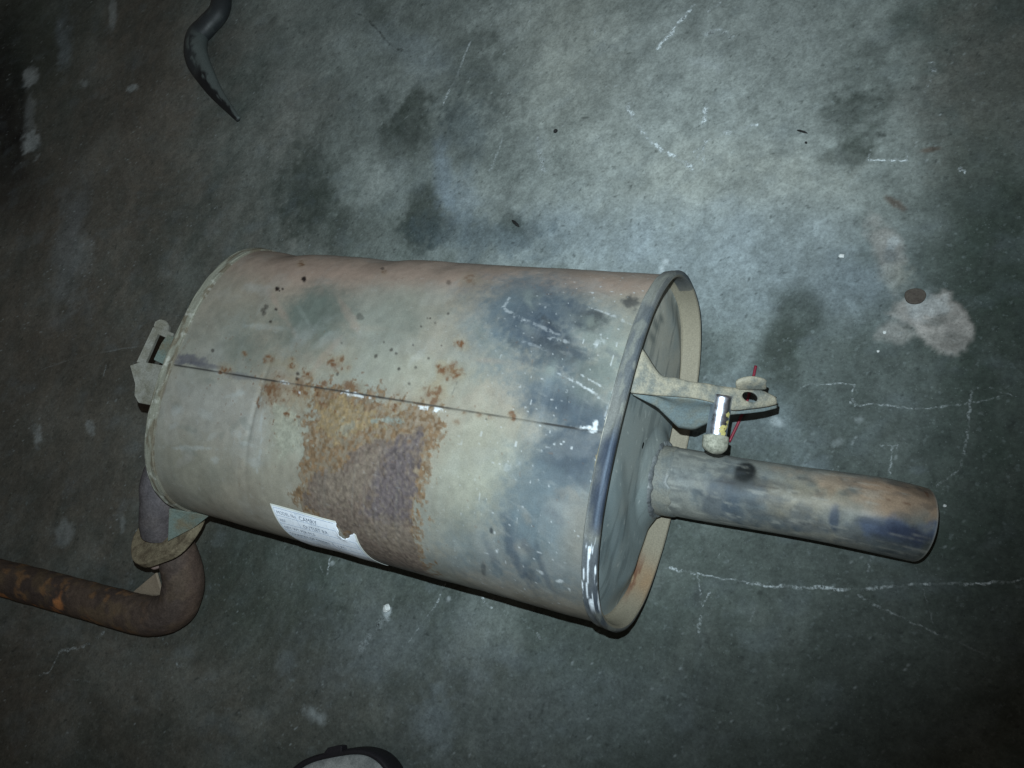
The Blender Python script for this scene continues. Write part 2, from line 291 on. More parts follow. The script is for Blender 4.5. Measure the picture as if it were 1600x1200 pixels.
    (-0.0792, -0.0292, 20.76, -29.51, 83.62, 82.85, 'whitish', 0.23, 0.7, 0.8),
    (0.0689, -0.0806, 22.6, -26.29, 138.58, 94.4, 'smoke', 0.15, 0.7, 0.8),
    (-0.091, -0.0473, 38.32, 43.66, -248.63, 312.76, 'greygreen', 0.32, 0.7, 0.8),
    (-0.0321, -0.0012, 70.23, -22.83, 13.93, 319.92, 'whitish', 0.21, 0.7, 0.8),
    (-0.1763, -0.0767, 50.3, -30.78, -0.22, 131.22, 'whitish', 0.31, 0.7, 0.8),
    (0.0778, -0.1115, 43.46, -20.12, -5.44, 203.97, 'tan', 0.34, 0.7, 0.8),
    (-0.1193, 0.0018, 57.08, -21.53, 7.21, 168.61, 'greygreen', 0.18, 0.7, 0.8),
    (-0.055, -0.0283, 41.83, -58.19, 123.43, 121.84, 'whitish', 0.26, 0.7, 0.8),
    (-0.2143, 0.0126, 38.37, -13.2, 1.31, 184.57, 'purple', 0.75, 0.5, 0.9),
    (-0.1937, 0.0165, 44.21, -12.73, -4.71, 302.39, 'purple', 0.6, 0.5, 0.9),
    (-0.2329, 0.0168, 75.43, -30.12, 14.02, 290.28, 'purple', 0.6, 0.5, 0.8),
    (-0.1688, 0.0211, 93.14, -1.97, -43.56, 314.37, 'whitish', 0.6, 0.5, 0.8),
    (-0.1424, 0.0213, 39.01, -9.99, 3.97, 312.12, 'purple', 0.4, 0.5, 0.8),
    (-0.0799, 0.0214, 42.2, -10.6, 3.64, 269.79, 'whitish', 0.35, 0.6, 0.9),
    (-0.1705, 0.059, 18.67, -6.61, 6.06, 44.38, 'pale', 0.25, 0.8, 1.0),
    (0.0901, -0.0385, 170.4, -17.68, -30.26, 219.59, 'rustspot', 0.9, 0.55, 0.8),
    (0.09, -0.0121, 103.19, -6.24, -16.1, 138.04, 'rustspot', 0.75, 0.55, 0.8),
    (0.0801, -0.0127, 192.55, -14.75, -28.5, 255.26, 'rustspot', 0.8, 0.55, 0.8),
    (0.0968, -0.0112, 259.46, -11.99, -41.2, 349.11, 'rustspot', 0.8, 0.55, 0.8),
    (0.0789, 0.0117, 96.22, -4.6, -12.81, 131.91, 'rustspot', 0.7, 0.55, 0.8),
    (0.0846, 0.0074, 196.22, -12.34, -25.74, 262.68, 'rustspot', 0.6, 0.55, 0.8),
    (-0.114, 0.0005, 150.15, -20.48, -21.43, 232.51, 'rustspot', 0.8, 0.55, 0.8),
    (-0.0831, 0.0036, 205.78, -21.85, -29.76, 317.22, 'rustspot', 0.85, 0.55, 0.8),
    (-0.0325, -0.0037, 120.21, -12.17, -17.81, 176.79, 'rustspot', 0.8, 0.55, 0.8),
    (-0.0288, -0.0093, 188.63, -20.56, -29.53, 276.57, 'rustspot', 0.7, 0.55, 0.8),
    (-0.0594, 0.0105, 183.89, -21.85, -24.62, 276.25, 'rustspot', 0.85, 0.55, 0.8),
    (-0.1636, 0.0171, 161.64, -21.85, -20.79, 262.43, 'rustspot', 0.85, 0.55, 0.8),
    (-0.1691, 0.0205, 284.15, -42.33, -35.33, 459.6, 'rustspot', 0.9, 0.55, 0.8),
    (-0.0973, 0.0281, 94.77, -7.9, -11.15, 148.42, 'rustspot', 0.75, 0.55, 0.8),
    (-0.0634, 0.0269, 91.36, -7.05, -10.85, 140.5, 'rustspot', 0.8, 0.55, 0.8),
    (-0.0913, 0.0369, 124.05, -7.21, -13.47, 195.39, 'rustspot', 0.5, 0.55, 0.8),
    (-0.0703, 0.0501, 257.68, -6.04, -25.58, 402.32, 'rustspot', 0.9, 0.55, 0.8),
    (-0.0798, 0.0372, 213.36, -12.16, -23.94, 328.29, 'rustspot', 0.6, 0.55, 0.8),
    (0.0448, 0.0269, 213.57, -3.64, -25.47, 299.81, 'rustspot', 0.9, 0.55, 0.8),
    (-0.0371, 0.0159, 265.75, -21.4, -34.14, 394.88, 'rustspot', 0.7, 0.55, 0.8),
    (-0.0022, 0.0158, 154.18, -12.07, -19.86, 223.96, 'rustspot', 0.7, 0.55, 0.8),
    (-0.0649, 0.0195, 158.03, -14.75, -20.12, 243.65, 'rustspot', 0.5, 0.55, 0.8),
    (-0.0101, 0.0144, 172.2, -11.1, -22.27, 250.7, 'rustspot', 0.6, 0.55, 0.8),
    (-0.0876, 0.0224, 62.36, -6.05, -7.67, 96.46, 'rustspot', 0.3, 0.55, 0.8),
    (-0.148, -0.0025, 289.64, -52.11, -41.39, 452.12, 'rustspot', 0.7, 0.55, 0.8),
    (0.1579, 0.0176, 287.43, -4.08, -36.66, 373.26, 'rustspot', 0.7, 0.55, 0.8),
    (0.159, 0.0212, 434.19, 7.36, -53.68, 563.26, 'rustspot', 0.7, 0.55, 0.8),
    (0.1282, 0.0219, 331.02, 1.61, -40.91, 441.51, 'rustspot', 0.6, 0.55, 0.8),
    (0.1101, 0.0311, 268.36, -0.96, -30.59, 367.46, 'rustspot', 0.4, 0.55, 0.8),
    (0.1142, 0.0222, 404.52, -10.0, -49.97, 547.41, 'rustspot', 0.6, 0.55, 0.8),
    (0.0653, -0.1145, 158.11, -58.56, -37.64, 140.55, 'rustspot', 0.45, 0.55, 0.8),
    (-0.1466, -0.1211, 221.14, -143.47, -52.86, 216.04, 'rustspot', 0.7, 0.55, 0.8),
    (-0.0873, -0.0039, 409.93, -43.28, -61.84, 631.17, 'rustspot', 0.6, 0.55, 0.8),
    (-0.0344, -0.1156, 316.63, -154.92, -68.28, 295.6, 'rustspot', 0.5, 0.55, 0.8),
    (-0.0169, -0.0023, 337.81, -27.67, -49.31, 492.99, 'rustspot', 0.7, 0.55, 0.8),
    (0.0694, 0.0539, 385.76, 14.76, -36.4, 546.89, 'rustspot', 0.5, 0.55, 0.8),
    (0.1387, 0.0226, 415.57, -8.04, -51.46, 556.68, 'rustspot', 0.4, 0.55, 0.8),
    (-0.1476, -0.0791, 285.74, -194.76, 28.38, 280.72, 'darkspot', 1, 0.5, 0.5),
    (-0.1218, -0.0944, 258.88, -183.81, 15.55, 225.22, 'darkspot', 1, 0.5, 0.5),
    (-0.1396, -0.0789, 571.94, -386.08, 38.97, 572.93, 'darkspot', 0.8, 0.5, 0.5),
    (-0.1421, -0.0761, 769.07, -514.51, 83.28, 754.35, 'darkspot', 0.8, 0.5, 0.5),
    (-0.1493, -0.0517, 227.24, -138.74, 21.19, 254.18, 'darkspot', 0.6, 0.5, 0.5),
    (-0.147, -0.0551, 284.71, -174.41, 25.72, 317.11, 'darkspot', 0.6, 0.5, 0.5),
    (-0.1451, -0.0475, 285.76, -165.41, 27.96, 332.43, 'darkspot', 0.5, 0.5, 0.5),
    (-0.1321, -0.0533, 467.35, -275.35, 50.67, 516.75, 'darkspot', 0.8, 0.5, 0.5),
    (-0.1316, -0.039, 468.74, -263.31, 54.96, 535.06, 'darkspot', 0.8, 0.5, 0.5),
    (-0.0273, -0.0549, 220.15, -112.16, 22.6, 227.33, 'darkspot', 0.45, 0.5, 0.5),
    (-0.0424, -0.1239, 421.93, -295.19, 36.74, 224.56, 'darkspot', 0.6, 0.5, 0.5),
    (-0.1907, -0.0006, 433.04, -224.73, 58.94, 567.64, 'darkspot', 0.7, 0.5, 0.5),
    (-0.0729, 0.0102, 420.03, -183.85, 62.72, 514.51, 'darkspot', 0.8, 0.5, 0.5),
    (-0.0715, 0.0152, 420.22, -185.0, 64.31, 517.21, 'darkspot', 0.8, 0.5, 0.5),
    (0.0432, -0.0514, 714.86, -325.85, 54.08, 709.66, 'darkspot', 0.7, 0.5, 0.5),
    (0.0227, -0.0241, 472.46, -199.55, 59.37, 512.48, 'darkspot', 0.7, 0.5, 0.5),
    (0.0293, -0.0216, 569.6, -226.92, 69.38, 635.35, 'darkspot', 0.7, 0.5, 0.5),
    (0.0085, -0.0167, 467.33, -187.76, 63.84, 526.44, 'darkspot', 0.7, 0.5, 0.5),
    (0.0111, -0.0312, 690.72, -311.11, 73.31, 742.41, 'darkspot', 0.6, 0.5, 0.5),
    (0.0376, -0.0076, 596.41, -215.62, 94.96, 655.82, 'darkspot', 0.8, 0.5, 0.5),
    (0.0433, -0.0315, 717.69, -286.09, 71.27, 794.97, 'darkspot', 0.6, 0.5, 0.5),
    (0.0637, -0.0212, 763.34, -267.81, 117.05, 830.36, 'darkspot', 0.6, 0.5, 0.5),
    (0.0719, -0.0346, 741.32, -285.12, 63.27, 806.27, 'darkspot', 0.6, 0.5, 0.5),
    (0.0486, -0.0609, 719.3, -326.17, 48.79, 716.79, 'darkspot', 0.7, 0.5, 0.5),
    (0.0648, -0.0675, 595.91, -267.01, 76.07, 553.71, 'darkspot', 0.6, 0.5, 0.5),
    (0.0562, -0.0561, 725.9, -324.57, 48.57, 714.65, 'darkspot', 0.5, 0.5, 0.5),
    (0.045, -0.1071, 354.45, -195.85, 23.28, 253.06, 'darkspot', 0.5, 0.5, 0.5),
    (0.0542, -0.0108, 584.49, -229.01, 71.68, 646.84, 'darkspot', 0.6, 0.5, 0.5),
    (-0.0352, -0.0256, 636.17, -302.04, 52.0, 743.18, 'darkspot', 0.5, 0.5, 0.5),
    (0.1363, 0.0246, 835.58, -238.92, 134.35, 915.19, 'darkspot', 0.5, 0.5, 0.5),
    (0.046, -0.0607, 717.08, -326.44, 49.65, 716.09, 'darkspot', 0.5, 0.5, 0.5),
    (-0.0264, 0.0052, 521.79, -199.93, 71.05, 644.35, 'darkspot', 0.6, 0.5, 0.5),
    (0.0531, 0.0045, 582.57, -234.04, 79.95, 656.95, 'darkspot', 0.6, 0.5, 0.5),
    (0.0001, 0.0216, 87.41, -14.17, -6.15, 428.53, 'white', 0.95, 0.35, 0.9),
    (0.0126, 0.0224, 142.2, -19.69, -8.06, 576.78, 'white', 0.9, 0.35, 0.9),
    (0.0731, 0.0235, 128.37, -15.04, -6.22, 450.64, 'white', 0.95, 0.35, 0.9),
    (0.0879, 0.0231, 156.4, -17.85, -6.53, 455.15, 'white', 0.95, 0.35, 0.9),
    (0.2222, 0.0187, 116.72, -37.0, 130.73, 635.0, 'white', 0.95, 0.35, 0.9),
    (0.2292, 0.015, 379.57, 8.12, -23.89, 221.84, 'white', 0.95, 0.35, 0.9),
    (0.2278, 0.0199, 238.03, -60.02, 74.78, 487.04, 'white', 0.9, 0.35, 0.9),
    (-0.0843, 0.0207, 158.16, -31.37, -7.53, 541.15, 'white', 0.6, 0.35, 0.9),
    (-0.0632, 0.0275, 424.83, -170.12, 69.26, 531.05, 'white', 0.7, 0.35, 0.9),
    (0.2069, 0.0324, 951.17, -253.25, 153.27, 977.8, 'white', 0.7, 0.35, 0.9),
    (0.2148, 0.0362, 923.47, -197.38, 160.78, 984.52, 'white', 0.7, 0.35, 0.9),
    (0.2053, 0.0346, 949.93, -254.77, 152.98, 981.39, 'white', 0.6, 0.35, 0.9),
    (0.1986, -0.0088, 894.67, -262.26, 108.07, 900.72, 'white', 0.3, 0.35, 0.9),
    (0.1685, 0.0575, 96.83, -94.88, 193.25, 248.99, 'white', 0.15, 0.35, 0.9),
    (0.1875, 0.0543, 458.67, -103.98, 157.23, 990.81, 'white', 0.5, 0.35, 0.9),
    (0.1626, 0.1286, 565.25, 13.83, 151.58, 601.79, 'white', 0.6, 0.35, 0.9),
    (0.202, 0.1365, 305.42, 137.12, -175.72, 729.76, 'white', 0.4, 0.35, 0.9),
    (0.2181, 0.1404, 377.26, 56.88, 149.62, 813.53, 'white', 0.6, 0.35, 0.9),
    (0.1592, -0.0443, 74.73, 2.53, -208.84, 886.0, 'white', 0.15, 0.35, 0.9),
    (0.1585, -0.0632, 53.01, 2.99, -225.15, 649.96, 'white', 0.2, 0.35, 0.9),
    (0.2078, -0.0155, 48.8, 8.86, -393.88, 1117.03, 'white', 0.4, 0.35, 0.9),
    (0.2175, -0.0195, 70.66, 14.32, -462.66, 1166.04, 'white', 0.4, 0.35, 0.9),
    (0.2137, -0.0135, 55.75, 19.92, -567.75, 1180.71, 'white', 0.35, 0.35, 0.9),
    (0.2251, -0.077, 87.31, 2.84, -398.87, 998.28, 'white', 0.2, 0.35, 0.9),
    (0.2123, -0.0826, 69.29, -2.22, -323.37, 1052.78, 'white', 0.3, 0.35, 0.9),
    (0.1271, -0.0737, 58.86, 4.66, -220.1, 502.25, 'white', 0.3, 0.35, 0.9),
    (0.1166, -0.0838, 45.74, -97.92, 708.73, 33.55, 'white', 0.3, 0.35, 0.9),
    (0.1769, -0.0524, 123.39, -20.48, -47.4, 560.09, 'white', 0.3, 0.35, 0.9),
    (0.2143, -0.0535, 227.67, -68.92, 21.14, 204.96, 'white', 0.25, 0.35, 0.9),
    (0.1408, 0.0637, 4.54, -32.25, 423.13, 76.47, 'white', 0.03, 0.35, 0.9),
]
SHELL_POLYS = [
    ([(-0.1093, 0.0411), (-0.1026, 0.0255), (-0.0585, 0.0161), (-0.0337, 0.0401), (-0.0392, 0.0706), (-0.0836, 0.0532)], 'rust', 0.35, 0.012, 0.02),
    ([(-0.0438, 0.0416), (-0.055, 0.0245), (-0.0423, 0.0179), (0.0029, 0.0194), (0.0915, 0.0203), (0.1003, 0.0491), (0.0927, 0.0638), (0.092, 0.0933), (0.0909, 0.1268), (0.0932, 0.1523), (0.0933, 0.1771), (0.0459, 0.2104), (0.0105, 0.2076), (0.0064, 0.147), (-0.0438, 0.1379), (-0.0471, 0.1162), (-0.0393, 0.0765), (-0.0552, 0.0552)], 'rust', 0.86, 0.006, 0.014),
    ([(-0.0872, 0.0475), (-0.0545, 0.0461), (-0.0466, 0.0718), (-0.0618, 0.0919), (-0.0754, 0.0822)], 'yellowgreen', 0.75, 0.006, 0.008),
    ([(-0.0419, 0.0383), (-0.0085, 0.0276), (0.037, 0.0361), (0.0574, 0.036), (0.0356, 0.0535), (-0.0105, 0.0662), (-0.0324, 0.0549)], 'ochre', 0.6, 0.006, 0.009),
    ([(0.0271, 0.0375), (0.0524, 0.031), (0.0586, 0.0398), (0.0435, 0.0455), (0.026, 0.0446)], 'greygreen', 0.8, 0.003, 0.005),
    ([(-0.0085, 0.0485), (0.0088, 0.046), (0.0095, 0.0603), (-0.0085, 0.0601)], 'greygreen', 0.4, 0.004, 0.006),
    ([(0.0272, 0.0604), (0.0506, 0.0534), (0.0798, 0.0401), (0.0833, 0.0572), (0.0825, 0.0897), (0.0827, 0.1316), (0.0846, 0.1549), (0.0826, 0.1852), (0.0462, 0.2103), (0.0072, 0.2105), (0.0131, 0.1439), (-0.02, 0.134), (-0.036, 0.1297), (-0.0307, 0.1013), (-0.0194, 0.0953), (0.0053, 0.0893), (0.009, 0.0718)], 'brown', 0.93, 0.003, 0.006),
    ([(0.0451, 0.0632), (0.0773, 0.0471), (0.0806, 0.09), (0.0795, 0.1177), (0.0513, 0.1359), (0.032, 0.1217), (0.0441, 0.091)], 'purplebrown', 0.75, 0.012, 0.01),
    ([(-0.0191, 0.0975), (0.0123, 0.0882), (0.0451, 0.0632), (0.0249, 0.1057), (0.0105, 0.1262), (-0.0259, 0.1213)], 'greybrown', 0.5, 0.01, 0.012),
    ([(0.0219, 0.143), (0.0529, 0.1174), (0.0856, 0.128), (0.0857, 0.1508), (0.0599, 0.1564)], 'greybrown', 0.45, 0.008, 0.01),
]
SHELL_LINES = [
    ([(-0.1162, 0.0227), (-0.1027, 0.0497), (-0.0934, 0.085), (-0.0964, 0.1098)], 0.0018, 'whitish', 0.45),
    ([(-0.2285, -0.0133), (-0.2369, 0.0202), (-0.2371, 0.0547), (-0.2375, 0.0945), (-0.2419, 0.129), (-0.2471, 0.163)], 0.002, 'rustspot', 0.3),
    ([(0.2382, -0.0925), (0.2393, -0.0564), (0.2374, -0.0247), (0.2351, 0.0074)], 0.0012, 'white', 0.5),
    ([(0.2353, 0.0228), (0.2374, 0.0498), (0.2384, 0.0761), (0.2386, 0.105), (0.2413, 0.13)], 0.0015, 'ochrelight', 0.5),
    ([(0.0978, 0.0103), (0.1002, -0.0104)], 0.0008, 'soot', 0.35),
    ([(0.2029, 0.0068), (0.1987, -0.0143)], 0.0008, 'soot', 0.4),
    ([(0.2102, 0.0717), (0.2117, 0.0739)], 0.001, 'soot', 0.5),
    ([(-0.0679, 0.1399), (-0.0235, 0.1474)], 0.0004, 'soot', 0.01),
]
SCRATCHES = [
    ([(0.1538, 0.5482), (0.1456, 0.5314), (0.1345, 0.5106), (0.1215, 0.4872)], 0.00634, 1.35),
    ([(0.1861, 0.5469), (0.1714, 0.5347)], 0.00524, 0.63),
    ([(0.1734, 0.5049), (0.1895, 0.505), (0.208, 0.4947)], 0.00819, 0.54),
    ([(0.0994, 0.4125), (0.1146, 0.3932), (0.1283, 0.376), (0.1444, 0.3608)], 0.00596, 0.99),
    ([(0.1444, 0.3608), (0.1638, 0.3491), (0.1828, 0.3377), (0.1957, 0.3297)], 0.00571, 1.35),
    ([(0.1949, 0.4112), (0.1949, 0.3966), (0.1951, 0.3804)], 0.00578, 1.35),
    ([(0.1996, 0.3683), (0.206, 0.3312)], 0.00469, 0.63),
    ([(0.2554, 0.3823), (0.2329, 0.376), (0.2103, 0.3672), (0.1906, 0.3487)], 0.0056, 0.99),
    ([(0.3681, 0.3385), (0.3871, 0.3383), (0.4042, 0.3374)], 0.00268, 1.4),
    ([(0.4007, 0.3522), (0.4041, 0.3381)], 0.00269, 0.54),
    ([(0.3681, 0.3385), (0.3704, 0.3514)], 0.00268, 0.36),
    ([(0.4121, 0.4469), (0.4155, 0.432)], 0.00855, 0.72),
    ([(0.4092, 0.4127), (0.4143, 0.4269)], 0.00372, 0.36),
    ([(0.4496, 0.3294), (0.4528, 0.3239)], 0.00442, 0.9),
    ([(0.3423, 0.0977), (0.3485, 0.1016), (0.364, 0.1042), (0.3888, 0.1073)], 0.00223, 0.52),
    ([(0.3888, 0.1073), (0.3868, 0.0947)], 0.00191, 0.45),
    ([(0.3869, 0.0898), (0.3937, 0.0877), (0.4093, 0.0904), (0.4351, 0.091), (0.4549, 0.0937), (0.4763, 0.0996)], 0.00253, 0.45),
    ([(0.3875, 0.0936), (0.3943, 0.0835)], 0.00316, 0.38),
    ([(0.4763, 0.0996), (0.4924, 0.1058), (0.5095, 0.1132)], 0.0019, 0.26),
    ([(0.4936, 0.1175), (0.501, 0.1144), (0.5151, 0.1117)], 0.00191, 0.22),
    ([(0.488, 0.1162), (0.4821, 0.1131), (0.4815, 0.0957), (0.4819, 0.073), (0.481, 0.0587), (0.479, 0.0416)], 0.00286, 0.3),
    ([(0.479, 0.0416), (0.4714, 0.033), (0.4637, 0.0239)], 0.00248, 0.38),
    ([(0.4263, 0.0544), (0.4274, 0.0424), (0.4276, 0.0286)], 0.00249, 0.45),
    ([(0.4167, 0.0535), (0.4303, 0.0557)], 0.00249, 0.3),
    ([(0.4296, 0.0567), (0.4309, 0.0505)], 0.00187, 0.3),
    ([(0.2501, -0.0918), (0.2667, -0.0916), (0.2845, -0.0905)], 0.00313, 0.75),
    ([(0.2845, -0.0905), (0.305, -0.0899), (0.3247, -0.0882)], 0.00248, 0.55),
    ([(0.3248, -0.0888), (0.3442, -0.0876), (0.3756, -0.0814), (0.4109, -0.0747)], 0.00369, 0.85),
    ([(0.4109, -0.0747), (0.4302, -0.069), (0.4535, -0.0609)], 0.00304, 0.5),
    ([(0.4535, -0.0609), (0.4764, -0.055), (0.503, -0.0482), (0.5328, -0.0382), (0.5656, -0.0267)], 0.00334, 0.75),
    ([(0.2814, -0.09), (0.2864, -0.1036), (0.2897, -0.1173)], 0.00248, 0.38),
    ([(0.2907, -0.1257), (0.2928, -0.1424)], 0.00371, 0.49),
    ([(0.296, -0.1042), (0.2937, -0.1106), (0.2911, -0.1187)], 0.00247, 0.45),
    ([(0.4165, -0.0782), (0.432, -0.083), (0.4521, -0.0886), (0.4808, -0.0946)], 0.00243, 0.34),
    ([(0.4808, -0.0946), (0.5083, -0.1004), (0.5348, -0.1088)], 0.00242, 0.11),
    ([(0.4231, -0.0418), (0.422, -0.0525), (0.4213, -0.0619)], 0.00244, 0.34),
    ([(0.455, -0.0413), (0.4628, -0.0592), (0.4691, -0.0734), (0.4745, -0.0876)], 0.00183, 0.15),
    ([(0.3858, 0.0295), (0.3811, 0.0246)], 0.00248, 0.22),
    ([(0.3002, -0.064), (0.2967, -0.0706)], 0.00186, 0.22),
    ([(0.3367, -0.1086), (0.3336, -0.129)], 0.00245, 0.14),
    ([(-0.1274, -0.1585), (-0.126, -0.1721), (-0.1244, -0.1863)], 0.00343, 0.6),
    ([(-0.143, -0.1722), (-0.1309, -0.1842)], 0.00308, 0.3),
    ([(0.0265, -0.1597), (0.0241, -0.1723), (0.0225, -0.1827)], 0.00313, 0.5),
    ([(0.0225, -0.1827), (0.0137, -0.1982), (0.0079, -0.2129), (0.0014, -0.2278)], 0.00209, 0.3),
    ([(0.0721, -0.1634), (0.0786, -0.1677), (0.087, -0.1708)], 0.00339, 0.85),
    ([(-0.032, -0.2076), (-0.0391, -0.2216), (-0.0499, -0.24), (-0.0596, -0.254)], 0.01082, 0.22),
    ([(0.1406, -0.1818), (0.1454, -0.1867)], 0.00393, 0.3),
    ([(-0.5248, -0.4085), (-0.5094, -0.3977), (-0.5053, -0.382), (-0.5057, -0.3723)], 0.00405, 0.5),
    ([(-0.5057, -0.3723), (-0.4808, -0.3624), (-0.4605, -0.3522), (-0.4553, -0.3476)], 0.00597, 0.45),
    ([(-0.4476, -0.3407), (-0.437, -0.3299)], 0.00573, 0.35),
    ([(-0.3018, -0.3341), (-0.2878, -0.3288)], 0.00609, 0.4),
    ([(-0.4672, -0.3971), (-0.4217, -0.3874)], 0.00293, 0.2),
    ([(-0.1451, 0.5235), (-0.1504, 0.4743), (-0.1586, 0.426)], 0.00465, 0.63),
    ([(-0.0547, 0.3753), (-0.0562, 0.3483), (-0.059, 0.3261)], 0.00416, 0.36),
    ([(0.0342, 0.5252), (0.0353, 0.5131)], 0.00325, 0.72),
    ([(-0.2392, 0.3803), (-0.208, 0.4136)], 0.00343, 0.18),
    ([(-0.0072, 0.374), (0.0058, 0.3474), (0.0174, 0.3258)], 0.00915, 0.45),
    ([(0.1943, 0.3407), (0.2019, 0.3564)], 0.0037, 0.72),
    ([(-0.6208, 0.0107), (-0.6147, -0.0085)], 0.00422, 0.3),
    ([(-0.8427, -0.0576), (-0.7162, 0.005), (-0.5616, 0.047)], 0.0036, 0.15),
    ([(0.2166, 0.2792), (0.2232, 0.2733)], 0.00356, 0.2),
    ([(-0.3594, 0.5934), (-0.3206, 0.567), (-0.2796, 0.5307), (-0.2412, 0.5148)], 0.00529, -0.5),
]
HOOK_PATH = [(-0.6845, 0.719, 0.016), (-0.6522, 0.6508, 0.016), (-0.6419, 0.6139, 0.017), (-0.6584, 0.5878, 0.018), (-0.6711, 0.567, 0.018), (-0.6548, 0.5291, 0.018), (-0.6192, 0.4922, 0.016), (-0.5818, 0.4593, 0.01), (-0.5214, 0.4153, 0.004)]
INLET_PATH = [(-0.29, -0.129, 0.12), (-0.2872, -0.1528, 0.114), (-0.2917, -0.1717, 0.104), (-0.2951, -0.184, 0.094)]
ELBOW_PATH = [(-0.3095, -0.1849, 0.07), (-0.3003, -0.2, 0.062), (-0.2911, -0.2177, 0.052), (-0.2897, -0.2416, 0.04), (-0.3004, -0.2675, 0.031), (-0.3349, -0.2849, 0.0285), (-0.4007, -0.2919, 0.0275), (-0.4988, -0.2981, 0.0275), (-0.6338, -0.3078, 0.0275), (-0.9909, -0.3381, 0.0275)]
CHIPS = [(-0.5986, -0.3239, 0.03), (-0.5325, -0.3213, 0.03), (-0.5107, -0.3192, 0.03), (-0.488, -0.3104, 0.03), (-0.4754, -0.2983, 0.04)]
STRAW_PATH = [(0.2991, 0.114, 0.003), (0.2987, 0.1002, 0.003), (0.2973, 0.0806, 0.003), (0.2941, 0.061, 0.003), (0.2878, 0.0359, 0.003)]
PIN_PTS = [(0.3025, 0.0468, 0.126), (0.3017, 0.0136, 0.118), (0.3028, -0.0004, 0.1165)]
PIN_HOLE = [(0.321, 0.0514, 0.112), (0.3112, 0.0552, 0.122), (0.3328, 0.0618, 0.11), (0.3226, 0.0655, 0.125)]
FLANGE_PTS = [(-0.2873, -0.1828, 0.092)]
GUSSET = [(-0.2527, -0.1561, 0.13), (-0.2199, -0.153, 0.104), (-0.2374, -0.169, 0.102), (-0.2607, -0.1905, 0.11)]
TRIANGLE = [(-0.3911, -0.271, 0.02), (-0.3458, -0.2367, 0.035), (-0.3293, -0.2586, 0.03), (-0.3465, -0.2704, 0.02)]
BOLT = [(-0.3075, -0.2209, 0.075)]
SPLINTERS = [(-0.0093, 0.2619, 0.0015), (0.0024, 0.2539, 0.0015), (0.0153, 0.3799, 0.002), (0.0198, 0.3824, 0.002), (0.2961, 0.3738, 0.0015), (0.3074, 0.3696, 0.0015), (0.3065, 0.3592, 0.0015), (0.3087, 0.3576, 0.0015)]
RUST_DISC = [(0.4275, 0.1967, 0.002), (0.4363, 0.1973, 0.002)]
COVER_PTS = [(-0.0072, -0.3756, 0.03), (-0.0779, -0.3932, 0.03), (0.0553, -0.3488, 0.03)]
CRUMBS = [(0.3596, 0.2331, 0.002), (0.4068, 0.159, 0.002), (0.4039, 0.14, 0.002), (0.25, -0.0367, 0.08), (-0.0342, -0.2002, 0.003), (0.4719, 0.0096, 0.002)]
BRACKET_STATIONS = [
    ((0.2435, 0.0638, 0.1722), (0.2437, 0.0264, 0.176), (0.2428, 0.0267, 0.1695)),
    ((0.2588, 0.0475, 0.1629), (0.2601, 0.0307, 0.1623), (0.2567, 0.0255, 0.1457)),
    ((0.2697, 0.0484, 0.1544), (0.272, 0.0342, 0.1524), (0.2687, 0.0179, 0.1139)),
    ((0.2806, 0.0492, 0.1458), (0.2825, 0.0371, 0.1438), (0.2792, 0.0199, 0.104)),
    ((0.2913, 0.0517, 0.1373), (0.2935, 0.0385, 0.1353), (0.2915, 0.0275, 0.1074)),
    ((0.298, 0.0525, 0.1322), (0.3011, 0.0385, 0.1295), (0.2998, 0.0326, 0.1114)),
    ((0.3076, 0.0545, 0.1246), (0.3117, 0.0374, 0.1216), (0.3104, 0.036, 0.1127)),
    ((0.3177, 0.0572, 0.1168), (0.3231, 0.0428, 0.1124), (0.322, 0.0413, 0.1035)),
    ((0.3288, 0.0596, 0.1082), (0.3328, 0.048, 0.1045), (0.3318, 0.0466, 0.0956)),
    ((0.3393, 0.0578, 0.1007), (0.3408, 0.0533, 0.098), (0.3399, 0.0522, 0.0898)),
]
LEFT_PLATE = [
    (-0.285, -0.024, 0.2105),
    (-0.285, -0.0156, 0.1985),
    (-0.285, -0.0096, 0.1664),
    (-0.285, -0.0252, 0.1687),
    (-0.285, -0.0554, 0.1697),
    (-0.285, -0.0573, 0.1859),
    (-0.285, -0.0517, 0.1932),
    (-0.285, -0.0402, 0.1972),
]
LEFT_BAR = [
    (-0.285, -0.0185, 0.2047),
    (-0.285, 0.0229, 0.2004),
    (-0.285, 0.0258, 0.193),
    (-0.285, 0.0261, 0.1728),
    (-0.285, 0.0185, 0.1732),
    (-0.285, 0.0182, 0.1916),
    (-0.285, -0.0147, 0.1938),
]
LEFT_KNOB = [
    (-0.284, 0.0227, 0.2012),
    (-0.284, 0.0292, 0.2014),
    (-0.284, 0.034, 0.1966),
    (-0.284, 0.0355, 0.1893),
    (-0.284, 0.0325, 0.1836),
    (-0.284, 0.0252, 0.1814),
    (-0.284, 0.0246, 0.1925),
]
LEFT_BACK = [
    (-0.272, -0.0111, 0.1961),
    (-0.272, 0.0083, 0.1941),
    (-0.272, 0.0199, 0.1904),
    (-0.272, 0.0199, 0.1789),
    (-0.272, -0.0117, 0.1769),
]


